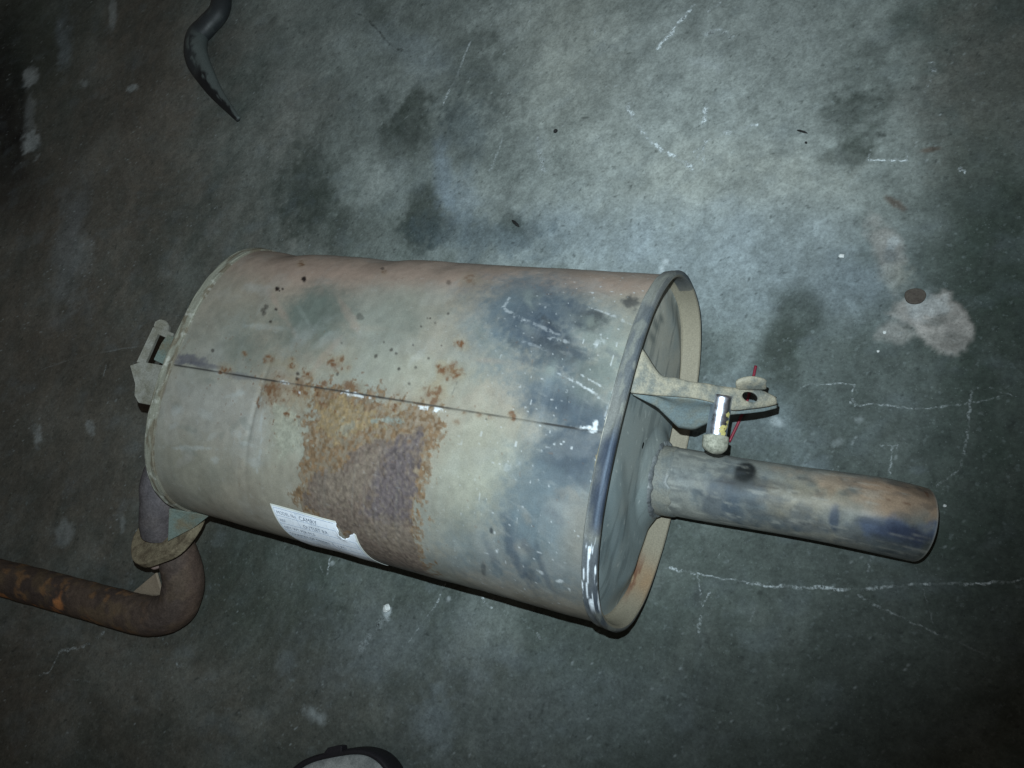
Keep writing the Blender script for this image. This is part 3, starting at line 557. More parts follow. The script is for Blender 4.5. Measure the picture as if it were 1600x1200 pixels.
# ------------------------------------------------------------------ colours (sRGB albedo)
PAL = {
    'dust': (164, 172, 168), 'dustwarm': (166, 168, 156), 'dustblue': (146, 160, 168), 'brown': (108, 100, 90),
    'darkgreen': (58, 70, 62), 'oil': (62, 70, 64), 'oilblue': (78, 92, 98), 'black': (28, 30, 30),
    'cement': (184, 180, 174), 'chalk': (200, 210, 212), 'rustbrown': (92, 76, 64),
}
WHITE_GAIN = 1.2    # bare scraped metal and paint chips
SPAL = {
    'tan': (168, 160, 145), 'pink': (178, 155, 140), 'smoke': (112, 120, 112), 'greygreen': (146, 154, 146),
    'pale': (170, 168, 160), 'olive': (148, 144, 128), 'whitish': (190, 194, 190), 'yellowgreen': (174, 175, 158),
    'blue': (112, 126, 132), 'bluedark': (76, 88, 100), 'soot': (54, 58, 62), 'purple': (98, 98, 108),
    'rust': (136, 112, 86), 'ochre': (164, 144, 108), 'brown': (126, 112, 102), 'purplebrown': (106, 98, 102),
    'greybrown': (140, 128, 114), 'rustspot': (120, 86, 60), 'darkspot': (44, 36, 34), 'white': (226, 232, 234),
    'ochrelight': (196, 178, 130),
}


def lin(c):
    '''sRGB 0-255 to linear'''
    c = np.asarray(c, float) / 255.0
    return np.where(c <= 0.04045, c / 12.92, ((c + 0.055) / 1.055) ** 2.4)


# ------------------------------------------------------------------ numpy noise
def _h(ix, iy, seed):
    n = (ix.astype(np.int64) * 374761393 + iy.astype(np.int64) * 668265263 + seed * 974634777) & 0xffffffff
    n = ((n ^ (n >> 13)) * 1274126177) & 0xffffffff
    n = n ^ (n >> 16)
    return (n & 0xffff) / 65535.0


def vnoise(x, y, seed=0):
    ix = np.floor(x); iy = np.floor(y)
    fx = x - ix; fy = y - iy
    fx = fx * fx * fx * (fx * (fx * 6 - 15) + 10); fy = fy * fy * fy * (fy * (fy * 6 - 15) + 10)
    a = _h(ix, iy, seed); b = _h(ix + 1, iy, seed); c = _h(ix, iy + 1, seed); d = _h(ix + 1, iy + 1, seed)
    return (a * (1 - fx) + b * fx) * (1 - fy) + (c * (1 - fx) + d * fx) * fy


def fbm(x, y, scale, octv=4, seed=0, gain=0.5):
    s = np.zeros_like(x); amp = 1.0; tot = 0.0
    c, sn = math.cos(0.6), math.sin(0.6)
    X, Y = x * scale, y * scale
    for o in range(octv):
        s += amp * vnoise(X + 17.3 * o, Y - 9.1 * o, seed + o * 31)
        tot += amp; amp *= gain
        X, Y = (X * c - Y * sn) * 2.03, (X * sn + Y * c) * 2.03
    return s / tot          # 0..1


def sstep(e0, e1, v):
    t = np.clip((v - e0) / (e1 - e0), 0, 1)
    return t * t * (3 - 2 * t)


def mixc(C, m, col):
    return C + (np.asarray(col)[None, :] - C) * m[:, None]


def blob_mask(u, v, b, nz):
    """nz: ragged noise -1..1 at each point"""
    cx, cy, m11, m12, m21, m22 = b[:6]
    soft, rag = b[8], b[9]
    du = u - cx; dv = v - cy
    p = m11 * du + m12 * dv; q = m21 * du + m22 * dv
    d = np.sqrt(p * p + q * q) + nz * rag
    return (1 - sstep(1 - soft, 1 + soft * 0.6, d)) * b[7]


def poly_sd(u, v, pts):
    """signed distance, positive inside"""
    P = np.array(pts); n = len(P)
    dmin = np.full(u.shape, 1e9); ins = np.zeros(u.shape, bool)
    for i in range(n):
        ax, ay = P[i]; bx, by = P[(i + 1) % n]
        ex, ey = bx - ax, by - ay
        t = np.clip(((u - ax) * ex + (v - ay) * ey) / (ex * ex + ey * ey + 1e-12), 0, 1)
        dmin = np.minimum(dmin, np.hypot(u - ax - t * ex, v - ay - t * ey))
        cond = ((ay > v) != (by > v)) & (u < (bx - ax) * (v - ay) / (by - ay + 1e-12) + ax)
        ins ^= cond
    return np.where(ins, dmin, -dmin)


def line_d(u, v, pts):
    dmin = np.full(u.shape, 1e9)
    for (ax, ay), (bx, by) in zip(pts[:-1], pts[1:]):
        ex, ey = bx - ax, by - ay
        t = np.clip(((u - ax) * ex + (v - ay) * ey) / (ex * ex + ey * ey + 1e-12), 0, 1)
        dmin = np.minimum(dmin, np.hypot(u - ax - t * ex, v - ay - t * ey))
    return dmin


# ------------------------------------------------------------------ mesh helpers
def mesh_obj(name, V, F, mat, parent=None, col=None, smooth=True, gloss=None):
    V = np.asarray(V, np.float32)
    me = bpy.data.meshes.new(name)
    if isinstance(F, np.ndarray):
        k = F.shape[1]
        me.vertices.add(len(V)); me.vertices.foreach_set('co', V.ravel())
        me.loops.add(F.size); me.loops.foreach_set('vertex_index', F.ravel().astype(np.int32))
        me.polygons.add(len(F))
        me.polygons.foreach_set('loop_start', np.arange(0, F.size, k, dtype=np.int32))
        me.polygons.foreach_set('loop_total', np.full(len(F), k, np.int32))
        me.update(calc_edges=True); me.validate()
    else:
        me.from_pydata(V.tolist(), [], F); me.update()
    if smooth:
        me.polygons.foreach_set('use_smooth', np.ones(len(me.polygons), bool))
    if col is not None:
        at = me.attributes.new('Col', 'FLOAT_COLOR', 'POINT')
        at.data.foreach_set('color', np.c_[col, np.ones(len(V))].astype(np.float32).ravel())
    if gloss is not None:
        at = me.attributes.new('Gloss', 'FLOAT', 'POINT')
        at.data.foreach_set('value', np.asarray(gloss, np.float32))
    me.materials.append(mat)
    o = bpy.data.objects.new(name, me)
    COL.objects.link(o)
    if parent:
        o.parent = parent
    return o


def grid_faces(nu, nv, wrap=False):
    i = np.arange(nu - 1)[:, None]; j = np.arange(nv if wrap else nv - 1)[None, :]
    j2 = (j + 1) % nv
    return np.stack([i * nv + j, i * nv + j2, (i + 1) * nv + j2, (i + 1) * nv + j], -1).reshape(-1, 4)


def spline(pts, n):
    P = np.array(pts, float)
    P = np.vstack([2 * P[0] - P[1], P, 2 * P[-1] - P[-2]])
    m = len(P) - 3
    out = []
    for t in np.linspace(0, m - 1e-9, n):
        i = int(t); f = t - i
        p0, p1, p2, p3 = P[i:i + 4]
        out.append(0.5 * (2 * p1 + (p2 - p0) * f + (2 * p0 - 5 * p1 + 4 * p2 - p3) * f * f + (3 * p1 - p0 - 3 * p2 + p3) * f ** 3))
    return np.array(out)


def frames(path, up=(0, 0, 1)):
    T = np.gradient(path, axis=0); T /= np.linalg.norm(T, axis=1)[:, None]
    N = np.zeros_like(T); n = np.array(up, float)
    for i, t in enumerate(T):
        n = n - (n @ t) * t
        n /= np.linalg.norm(n); N[i] = n
    B = np.cross(T, N)
    return T, N, B


def tube(path, rad, nseg=40, rad2=None, wall=None, up=(0, 0, 1), caps=False):
    """returns V, F, (arc, angle) per vertex.  angle 0 = along `up`"""
    path = np.asarray(path, float); n = len(path)
    rad = np.broadcast_to(np.asarray(rad, float), (n,)); rad2 = rad if rad2 is None else np.broadcast_to(np.asarray(rad2, float), (n,))
    T, N, B = frames(path, up)
    arc = np.r_[0, np.cumsum(np.linalg.norm(np.diff(path, axis=0), axis=1))]
    if wall:
        e = path[-1]
        path = np.vstack([path, [e], [e], path[::-1][1:n // 2]])
        k = n // 2 - 1
        N = np.vstack([N, N[-1:], N[-1:], N[::-1][1:n // 2]]); B = np.vstack([B, B[-1:], B[-1:], B[::-1][1:n // 2]])
        rad = np.r_[rad[:-1], rad[-1], rad[-1] - wall * .5, rad[-1] - wall, rad[::-1][1:n // 2] - wall]
        rad2 = np.r_[rad2[:-1], rad2[-1], rad2[-1] - wall * .5, rad2[-1] - wall, rad2[::-1][1:n // 2] - wall]
        arc = np.r_[arc, arc[-1], arc[-1], arc[::-1][1:n // 2]]
        path[n] = e + T[-1] * wall * .3
    a = np.linspace(0, 2 * np.pi, nseg, endpoint=False)
    V = path[:, None] + N[:, None] * (np.cos(a)[None, :, None] * rad[:, None, None]) + B[:, None] * (np.sin(a)[None, :, None] * rad2[:, None, None])
    F = grid_faces(len(path), nseg, True)
    A = np.repeat(arc, nseg); G = np.tile(a, len(path))
    V = V.reshape(-1, 3)
    if caps:
        F = F.tolist()
        F.append(list(range(nseg))[::-1]); F.append(list(range(len(V) - nseg, len(V))))
    return V, F, A, G


def slab(name, pts, normal, thick, mat, parent, bevel=0.0006, col=None):
    """flat plate from outline points, extruded along -normal"""
    P = np.array(pts, float); nrm = np.array(normal, float); nrm /= np.linalg.norm(nrm)
    n = len(P)
    V = np.vstack([P, P - nrm * thick])
    F = [list(range(n)), list(range(2 * n - 1, n - 1, -1))] + [[i, i + n, (i + 1) % n + n, (i + 1) % n] for i in range(n)]
    o = mesh_obj(name, V, F, mat, parent, smooth=False)
    if bevel:
        md = o.modifiers.new('bevel', 'BEVEL'); md.width = bevel; md.segments = 2
    return o


def empty(name, loc=(0, 0, 0), **props):
    o = bpy.data.objects.new(name, None)
    o.location = loc
    o.empty_display_size = 0.02
    COL.objects.link(o)
    for k, v in props.items():
        o[k] = v
    return o


def tag(o, **props):
    for k, v in props.items():
        o[k] = v
    return o


# ------------------------------------------------------------------ materials
def new_mat(name):
    m = bpy.data.materials.new(name); m.use_nodes = True
    nt = m.node_tree
    return m, nt, nt.nodes["Principled BSDF"]


def fine_noise(nt, scale, detail=4, rough=0.6):
    tc = nt.nodes.new("ShaderNodeTexCoord")
    n = nt.nodes.new("ShaderNodeTexNoise")
    n.inputs["Scale"].default_value = scale; n.inputs["Detail"].default_value = detail; n.inputs["Roughness"].default_value = rough
    nt.links.new(tc.outputs["Object"], n.inputs["Vector"])
    return n


def ramp(nt, src, lo, hi, a, b):
    r = nt.nodes.new("ShaderNodeMapRange")
    r.inputs[1].default_value = lo; r.inputs[2].default_value = hi; r.inputs[3].default_value = a; r.inputs[4].default_value = b
    nt.links.new(src, r.inputs[0])
    return r.outputs[0]


def painted(name, rough=0.6, spec=0.3, gain=(0.75, 1.25), scale=700, bump=0.25, bump_scale=500, bdist=0.0004, metallic=0.0, base=None, mottle=None, k=1.0, grit=False):
    m, nt, p = new_mat(name)
    if base is None:
        at = nt.nodes.new("ShaderNodeAttribute"); at.attribute_name = "Col"; colsock = at.outputs["Color"]
    else:
        rgb = nt.nodes.new("ShaderNodeRGB"); rgb.outputs[0].default_value = (*lin(base), 1); colsock = rgb.outputs[0]
    if mottle:
        n0 = fine_noise(nt, mottle[1], 5, 0.65)
        mx0 = nt.nodes.new("ShaderNodeMix"); mx0.data_type = 'RGBA'
        nt.links.new(ramp(nt, n0.outputs["Fac"], 0.42, 0.62, 0, mottle[2]), mx0.inputs[0])
        nt.links.new(colsock, mx0.inputs[6]); mx0.inputs[7].default_value = (*lin(mottle[0]), 1)
        colsock = mx0.outputs[2]
    if grit:
        for sc, lo, hi, amt, gc in ((620, 0.66, 0.76, 0.22, (180, 192, 192)), (520, 0.37, 0.29, 0.30, (46, 52, 50)), (170, 0.64, 0.74, 0.15, (176, 190, 192))):
            ng = fine_noise(nt, sc, 2, 0.5)
            mg = nt.nodes.new("ShaderNodeMix"); mg.data_type = 'RGBA'
            nt.links.new(ramp(nt, ng.outputs["Fac"], lo, hi, 0, amt), mg.inputs[0])
            nt.links.new(colsock, mg.inputs[6]); mg.inputs[7].default_value = (*lin(gc), 1)
            colsock = mg.outputs[2]
    n = fine_noise(nt, scale, 3, 0.7)
    g = ramp(nt, n.outputs["Fac"], 0.3, 0.7, gain[0] * k, gain[1] * k)
    mx = nt.nodes.new("ShaderNodeVectorMath"); mx.operation = 'SCALE'
    nt.links.new(colsock, mx.inputs[0]); nt.links.new(g, mx.inputs[3])
    nt.links.new(mx.outputs[0], p.inputs["Base Color"])
    ga = nt.nodes.new("ShaderNodeAttribute"); ga.attribute_name = "Gloss"
    n2 = fine_noise(nt, 60, 4)
    r = ramp(nt, n2.outputs["Fac"], 0.3, 0.7, rough - 0.08, rough + 0.08)
    sub = nt.nodes.new("ShaderNodeMath"); sub.operation = 'SUBTRACT'; sub.use_clamp = True
    nt.links.new(r, sub.inputs[0]); nt.links.new(ga.outputs["Fac"], sub.inputs[1])
    nt.links.new(sub.outputs[0], p.inputs["Roughness"])
    p.inputs["Specular IOR Level"].default_value = spec
    p.inputs["Metallic"].default_value = metallic
    if bump:
        b = nt.nodes.new("ShaderNodeBump"); b.inputs["Strength"].default_value = bump; b.inputs["Distance"].default_value = bdist
        n3 = fine_noise(nt, bump_scale, 5, 0.65)
        nt.links.new(n3.outputs["Fac"], b.inputs["Height"]); nt.links.new(b.outputs[0], p.inputs["Normal"])
    return m


M_FLOOR = painted("stained_concrete", k=0.72, grit=True, rough=0.72, spec=0.2, gain=(0.78, 1.22), scale=420, bump=0.35, bump_scale=260, bdist=0.0006)
M_SHELL = painted("aged_aluminised_steel", k=0.58, rough=0.52, spec=0.35, gain=(0.86, 1.14), scale=900, bump=0.15, bump_scale=600, bdist=0.0003)
M_CAP = painted("dusty_end_plate", k=0.98, rough=0.6, spec=0.3, gain=(0.86, 1.14), scale=900, bump=0.2, bump_scale=500, bdist=0.0004)
M_RIM = painted("rolled_steel_rim", k=0.72, rough=0.66, spec=0.22, gain=(0.8, 1.2), scale=800, bump=0.3, bump_scale=500)
M_PIPE = painted("sooty_steel_pipe", k=0.92, rough=0.58, spec=0.32, gain=(0.84, 1.16), scale=700, bump=0.2, bump_scale=450)
M_RUSTPIPE = painted("rusty_brown_pipe", k=0.82, rough=0.75, spec=0.2, gain=(0.7, 1.3), scale=500, bump=0.5, bump_scale=350, bdist=0.0006)
M_BRACKET = painted("dusty_stamped_steel", k=0.62, base=(176, 170, 150), rough=0.6, spec=0.3, bump=0.5, bdist=0.0008, mottle=((112, 120, 118), 75, 0.8))
M_WEB = painted('blue_grey_web', k=0.62, base=(134, 150, 152), rough=0.55, spec=0.3, bump=0.3, mottle=((140, 138, 122), 40, 0.7))
M_GREYPLATE = painted("dull_grey_plate", k=0.6, base=(160, 158, 148), rough=0.65, spec=0.2, bump=0.5, mottle=((128, 124, 108), 60, 0.8))
M_FLANGE = painted("ochre_crusted_flange", base=(122, 112, 92), rough=0.8, spec=0.15, bump=0.6, bdist=0.0008, mottle=((84, 74, 60), 90, 0.9))
M_GUSSET = painted("greenish_plate", k=0.62, base=(122, 136, 128), rough=0.6, bump=0.35, mottle=((124, 112, 88), 45, 0.8))
M_TANPLATE = painted("tan_plate", base=(150, 136, 118), rough=0.7, bump=0.25, mottle=((126, 112, 96), 60, 0.6))
M_TIP = painted("crusted_pin_tip", k=0.75, base=(176, 176, 160), rough=0.8, spec=0.2, bump=0.6, bump_scale=420, bdist=0.0008, mottle=((130, 132, 118), 170, 0.9))
M_WELD = painted("weld_metal", base=(108, 112, 112), rough=0.5, bump=0.6, bump_scale=260, bdist=0.001, mottle=((70, 74, 78), 120, 0.8))
M_RED = painted("red_plastic", base=(118, 28, 46), rough=0.4, spec=0.4, bump=0, mottle=((116, 40, 52), 150, 0.6))
M_HOOK = painted("black_rubber_hose", rough=0.55, spec=0.4, bump=0.3, bump_scale=200)
M_COVER = painted("grey_cast_cover", base=(158, 160, 158), rough=0.6, bump=0.3, mottle=((96, 100, 100), 40, 0.7))
M_BLACKRUB = painted("black_rubber_edge", base=(34, 32, 36), rough=0.55, bump=0.3)
M_CHIP = painted("black_chip", base=(30, 30, 30), rough=0.7, bump=0)
M_CRUMB = painted("pale_crumb", base=(206, 210, 208), rough=0.8, bump=0.3)
M_RUSTDISC = painted("flat_rust", base=(82, 76, 70), rough=0.85, spec=0.1, bump=0.5, mottle=((70, 64, 60), 150, 0.8))
M_INK = painted("printed_ink", base=(92, 102, 118), rough=0.6, bump=0, gain=(0.95, 1.05))
M_PAPER = painted("white_label_paper", base=(205, 214, 228), rough=0.55, spec=0.3, bump=0.05, gain=(0.96, 1.03), scale=300)
M_BORDER = painted("label_border", base=(206, 206, 196), rough=0.6, bump=0, gain=(0.95, 1.03))

mc, nt, p = new_mat("bright_chrome")
p.inputs["Base Color"].default_value = (0.72, 0.76, 0.86, 1); p.inputs["Metallic"].default_value = 1.0
n = fine_noise(nt, 220, 4); nt.links.new(ramp(nt, n.outputs["Fac"], 0.35, 0.7, 0.26, 0.42), p.inputs["Roughness"])
M_CHROME = mc
M_YELLOW = painted("yellow_flaking_paint", base=(170, 162, 104), rough=0.6, bump=0.2)


def chalk_mat(name, col, lo, hi, scale):
    m, nt, p = new_mat(name)
    p.inputs["Base Color"].default_value = (*lin(col), 1); p.inputs["Roughness"].default_value = 0.9
    p.inputs["Specular IOR Level"].default_value = 0.1
    n = fine_noise(nt, scale, 5, 0.75)
    at = nt.nodes.new("ShaderNodeAttribute"); at.attribute_name = "Gloss"
    mul = nt.nodes.new("ShaderNodeMath"); mul.operation = 'MULTIPLY'; mul.use_clamp = True
    nt.links.new(ramp(nt, n.outputs["Fac"], lo, hi, 0, 1), mul.inputs[0]); nt.links.new(at.outputs["Fac"], mul.inputs[1])
    nt.links.new(mul.outputs[0], p.inputs["Alpha"])
    return m


M_CHALK = chalk_mat("chalk_dust", (206, 216, 218), 0.40, 0.60, 420)
M_SCUFF = chalk_mat("rubber_scuff", (50, 54, 52), 0.35, 0.65, 200)

# ------------------------------------------------------------------ floor
def axis(lo, hi, fine, far_lo, far_hi, step_fn):
    pts = [lo]
    while pts[-1] < hi:
        pts.append(pts[-1] + step_fn(pts[-1]))
    return np.r_[[far_lo, far_lo * 0.6 + lo * 0.4, far_lo * 0.25 + lo * 0.75], pts, [hi * 0.7 + far_hi * 0.3, far_hi]]


fx = axis(-1.42, 0.62, None, -4.0, 3.0, lambda x: 0.0019 if x > -0.35 else 0.0019 + (-0.35 - x) * 0.0030)
fy = axis(-0.56, 0.78, None, -3.0, 3.5, lambda y: 0.0020 if y < 0.45 else 0.0028)
FX, FY = np.meshgrid(fx, fy, indexing='ij')
u = FX.ravel(); v = FY.ravel()
C = np.tile(lin((90, 99, 94)), (len(u), 1))
n1 = fbm(u, v, 3.2, 5, 11); n2 = fbm(u, v, 11, 5, 5); n3 = fbm(u, v, 45, 4, 7); n4 = fbm(u, v, 160, 3, 9)
rag_big = (fbm(u, v, 7, 5, 21) - 0.5) * 2; rag_mid = (fbm(u, v, 34, 4, 22) - 0.5) * 2; rag_fine = (fbm(u, v, 130, 3, 23) - 0.5) * 2
C = mixc(C, sstep(0.45, 0.75, n1) * 0.35, lin(PAL['darkgreen']))
C = mixc(C, sstep(0.5, 0.75, n2) * 0.22, lin(PAL['dust']))
cem = np.zeros_like(u)
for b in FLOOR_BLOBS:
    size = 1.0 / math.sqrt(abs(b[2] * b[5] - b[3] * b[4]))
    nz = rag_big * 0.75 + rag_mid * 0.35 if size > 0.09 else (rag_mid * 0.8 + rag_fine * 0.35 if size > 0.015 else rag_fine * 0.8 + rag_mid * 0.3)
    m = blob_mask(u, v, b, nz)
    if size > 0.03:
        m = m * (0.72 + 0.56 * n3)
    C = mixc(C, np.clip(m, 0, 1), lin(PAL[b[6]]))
    if b[6] == 'cement':
        cem = np.maximum(cem, m)
# mottling, smears, pinholes, flecks
C *= (0.80 + 0.40 * n2)[:, None]
C *= (0.82 + 0.36 * n3)[:, None]
C *= (0.80 + 0.40 * n4)[:, None]
n5 = fbm(u, v, 330, 2, 10)
C *= (0.82 + 0.36 * n5)[:, None]
sm = fbm(u * 0.8 + v * 0.3, v * 1.2 - u * 0.5, 30, 5, 41)
C = mixc(C, sstep(0.60, 0.85, sm) * 0.12, lin(PAL['dustblue']))
for seed_, c_, amt in ((45, 'dust', 0.05), (47, 'oil', 0.10), (49, 'dustblue', 0.035)):      # trowel sweeps
    q_ = fbm(u, v, 1.4, 2, seed_ + 100) * 3
    sw = fbm(u * np.cos(q_) + v * np.sin(q_), (v * np.cos(q_) - u * np.sin(q_)) * 4.0, 16, 4, seed_)
    C = mixc(C, sstep(0.56, 0.76, sw) * amt, lin(PAL[c_]))
sm = fbm(u * 1.2 + v * 0.5, v * 0.3 - u * 0.15, 60, 4, 43)
C = mixc(C, sstep(0.62, 0.85, sm) * 0.15, lin(PAL['oil']))
fk = vnoise(u * 330, v * 330, 61) * 0.7 + vnoise(u * 520, v * 520, 62) * 0.3
patch = sstep(0.4, 0.7, fbm(u, v, 9, 3, 63))
C = mixc(C, sstep(0.86, 0.95, fk) * (0.12 + 0.4 * patch), lin(PAL['chalk']))
fk = vnoise(u * 210 + 5, v * 210, 64) * 0.8 + vnoise(u * 430, v * 430, 65) * 0.2
C = mixc(C, sstep(0.84, 0.93, fk) * 0.55, lin((44, 50, 48)))
fz = cem * (0.0010 + 0.0050 * (fbm(u, v, 110, 4, 71) - 0.3)) + (n2 - 0.5) * 0.0008 * sstep(3, 1.6, np.abs(u))
fz = fz - 0.0012
floor = mesh_obj("floor", np.c_[u, v, fz], grid_faces(len(fx), len(fy))[:, ::-1].copy() if False else grid_faces(len(fx), len(fy)), M_FLOOR, col=C)
tag(floor, kind="structure", label="stained dark grey green concrete workshop floor", category="floor")

rng = np.random.default_rng(4)
for pts, wdt, strength in SCRATCHES:
    P = spline([(x, y, 0) for x, y in pts], max(8, 9 * len(pts)))
    if len(pts) > 1:
        t = np.arange(len(P))
        P[:, 0] += (vnoise(t * 0.7, t * 0 + wdt * 1e4, 3) - 0.5) * wdt * 0.8; P[:, 1] += (vnoise(t * 0.7 + 40, t * 0 + wdt * 1e4, 4) - 0.5) * wdt * 0.8
    T, N, B = frames(P)
    hw = wdt * 0.46 * (0.55 + 0.9 * vnoise(np.arange(len(P)) * 0.6, np.full(len(P), wdt * 3e4), 8))
    hw[0] *= 0.4; hw[-1] *= 0.4
    V = np.stack([P + B * hw[:, None], P + B * hw[:, None] * 0.45, P, P - B * hw[:, None] * 0.45, P - B * hw[:, None]], 1).reshape(-1, 3)
    V[:, 2] = 0.0003
    skip = sstep(0.36, 0.60, fbm(np.arange(len(P)) * 0.33, np.full(len(P), wdt * 5e4 + P[0, 0] * 37), 1, 2, 12))
    al = np.tile([0.0, 0.8, 1.0, 0.8, 0.0], len(P)) * abs(strength) * np.repeat(0.15 + 1.0 * skip, 5)
    o = mesh_obj("chalk_scratch" if strength > 0 else "rubber_scuff", V, grid_faces(len(P), 5), M_CHALK if strength > 0 else M_SCUFF, floor, gloss=al)

# ------------------------------------------------------------------ muffler
L = 0.5; A_, B_, NEXP, WR, ROLL = 0.1526, 0.0961, 2.4361, 0.0132, -0.0682
CZ = 0.1011870
muffler = empty("exhaust_muffler", (0, 0, 0), label="old oval steel car exhaust muffler with rust patch and pipes lying on the floor", category="muffler")


def section(t, g=0.0):
    c, s = np.cos(t), np.sin(t)
    y = np.sign(c) * np.abs(c) ** (2 / NEXP) * (A_ + g); z = np.sign(s) * np.abs(s) ** (2 / NEXP) * (B_ + g)
    return y * math.cos(ROLL) - z * math.sin(ROLL), y * math.sin(ROLL) + z * math.cos(ROLL) + CZ


# arc-length parameter: s = 0 on top, growing towards the near (-y) side
_t = np.linspace(0, 2 * np.pi, 40001)
_y, _z = np.sign(np.cos(_t)) * np.abs(np.cos(_t)) ** (2 / NEXP) * A_, np.sign(np.sin(_t)) * np.abs(np.sin(_t)) ** (2 / NEXP) * B_
_S = np.r_[0, np.cumsum(np.hypot(np.diff(_y), np.diff(_z)))]
S0 = np.interp(np.pi / 2, _t, _S); PER = _S[-1]


def s_to_t(s):
    return np.interp((s + S0) % PER, _S, _t)


S_SEAM = np.interp(1.656, _t, _S) - S0


def shell_point(x, s, g=0.0):
    y, z = section(s_to_t(s), g)
    return np.stack([x, y, z], -1)


NS = 760
xs = np.linspace(-L / 2 + WR * 0.6, L / 2 - WR * 0.6, 520)
# s samples, with a tight cluster across the lap seam
s_lin = np.linspace(-S0, PER - S0, NS, endpoint=False)
s_arr = np.sort(np.r_[s_lin, S_SEAM + np.array([-0.0012, -0.0006, -0.0003, -0.0001, 0.0001, 0.0003, 0.0006, 0.0012])])
XX, SS = np.meshgrid(xs, s_arr, indexing='ij')
u = XX.ravel(); s = SS.ravel()


def shell_relief(u, s):
    """height of the sheet above the ideal oval: lap seam, buckles, dents"""
    ds = s - S_SEAM
    # lap: the far sheet lies over the near one
    lap = 0.55 + 0.7 * fbm(u, s * 0, 14, 3, 93)
    g = np.where(ds < 0, 0.0009 * lap * np.exp(ds / 0.012), -0.0005 * lap * np.exp(-ds / 0.010))
    g = np.where(np.abs(ds) < 0.0005, g - 0.0004 * lap * (1 - np.abs(ds) / 0.0005), g)
    g += (fbm(u, s, 9, 3, 91) - 0.5) * 0.0030 + (fbm(u, s, 30, 3, 92) - 0.5) * 0.0009
    for x0, s0, rx, rs, d in ((-0.06, -0.15, 0.022, 0.03, 0.0030), (-0.19, -0.16, 0.02, 0.03, 0.0034), (0.02, -0.14, 0.015, 0.02, 0.0016), (-0.112, 0.05, 0.003, 0.05, 0.0010),
                              (0.13, 0.13, 0.02, 0.03, 0.0014), (0.16, -0.02, 0.012, 0.010, 0.0012), (0.185, 0.0, 0.004, 0.03, 0.0009), (-0.17, 0.06, 0.03, 0.012, 0.0009), (0.19, 0.15, 0.006, 0.04, 0.0008)):
        g -= d * np.exp(-((u - x0) / rx) ** 2 - ((s - s0) / rs) ** 2)
    return g


ds = s - S_SEAM
g = shell_relief(u, s)
edge = np.minimum(u + L / 2, L / 2 - u)
y, z = section(s_to_t(s), 0.0)
ty, tz = section(s_to_t(s), 0.001)
V = np.c_[u, y + (ty - y) * g * 1000, z + (tz - z) * g * 1000]

C = np.tile(lin(SPAL['tan']), (len(u), 1))
b1 = fbm(u, s, 10, 5, 101); b2 = fbm(u, s, 38, 4, 102); b3 = fbm(u, s, 150, 3, 103)
C = mixc(C, sstep(0.42, 0.72, b1) * 0.5, lin(SPAL['greygreen']))
C = mixc(C, sstep(0.45, 0.7, fbm(u, s, 16, 4, 104)) * 0.35, lin(SPAL['olive']))
C = mixc(C, sstep(-0.07, -0.15, s) * 0.75, lin(SPAL['pink']))
rag_big = (fbm(u, s, 22, 4, 111) - 0.5) * 2; rag_mid = (fbm(u, s, 75, 4, 112) - 0.5) * 2; rag_fine = (fbm(u, s, 260, 3, 113) - 0.5) * 2
spots = []
for b in SHELL_BLOBS:
    if b[6] in ('rustspot', 'darkspot', 'white'):
        spots.append(b); continue
    size = 1.0 / math.sqrt(abs(b[2] * b[5] - b[3] * b[4]))
    nz = rag_big * 0.42 + rag_mid * 0.22 + rag_fine * 0.34 if size > 0.02 else rag_mid * 0.7 + rag_fine * 0.5
    m = blob_mask(u, s, b, nz) * (0.75 + 0.5 * b2)
    C = mixc(C, np.clip(m, 0, 1), lin(SPAL[b[6]]))
gl = np.zeros_like(u)
C *= (0.86 + 0.28 * b2)[:, None]
C *= (0.86 + 0.28 * b3)[:, None]
C = mixc(C, sstep(0.56, 0.72, fbm(u, s, 28, 5, 105)) * 0.10, lin(SPAL['smoke']))
C = mixc(C, sstep(0.58, 0.74, fbm(u, s, 33, 5, 106)) * 0.12, lin(SPAL['whitish']))
# sprayed soot speckle at the edge of the blue zone
sp = fbm(u, s, 420, 2, 121)
rust_amt = np.zeros_like(u)
for pts, cname, op, soft, rag in SHELL_POLYS:
    sd = poly_sd(u, s, pts) + rag * (rag_big * 0.25 + rag_mid * 0.8 + rag_fine * 1.1)
    m = sstep(-soft * 0.4, soft * 0.6, sd) * op
    if cname in ('rust', 'ochre'):
        m = m * (0.66 + 0.60 * sstep(0.3, 0.7, fbm(u, s, 330, 3, 131)))
        rust_amt = np.maximum(rust_amt, m)
    m = np.clip(m, 0, 1)
    cc = lin(SPAL[cname])[None, :] * (0.66 + 0.68 * fbm(u, s, 330, 2, 133))[:, None]
    C = C + (cc - C) * m[:, None]
    if cname in ('brown', 'greybrown', 'purplebrown'):
        pit = sstep(0.55, 0.72, fbm(u, s, 420, 2, 134))
        C = mixc(C, pit * m * 0.28, lin((70, 62, 60)))
        pit2 = sstep(0.58, 0.76, fbm(u, s, 400, 2, 135))
        C = mixc(C, pit2 * m * 0.28, lin((166, 152, 132)))
V[:, 2] += rust_amt * (fbm(u, s, 300, 3, 136) - 0.3) * 0.0012
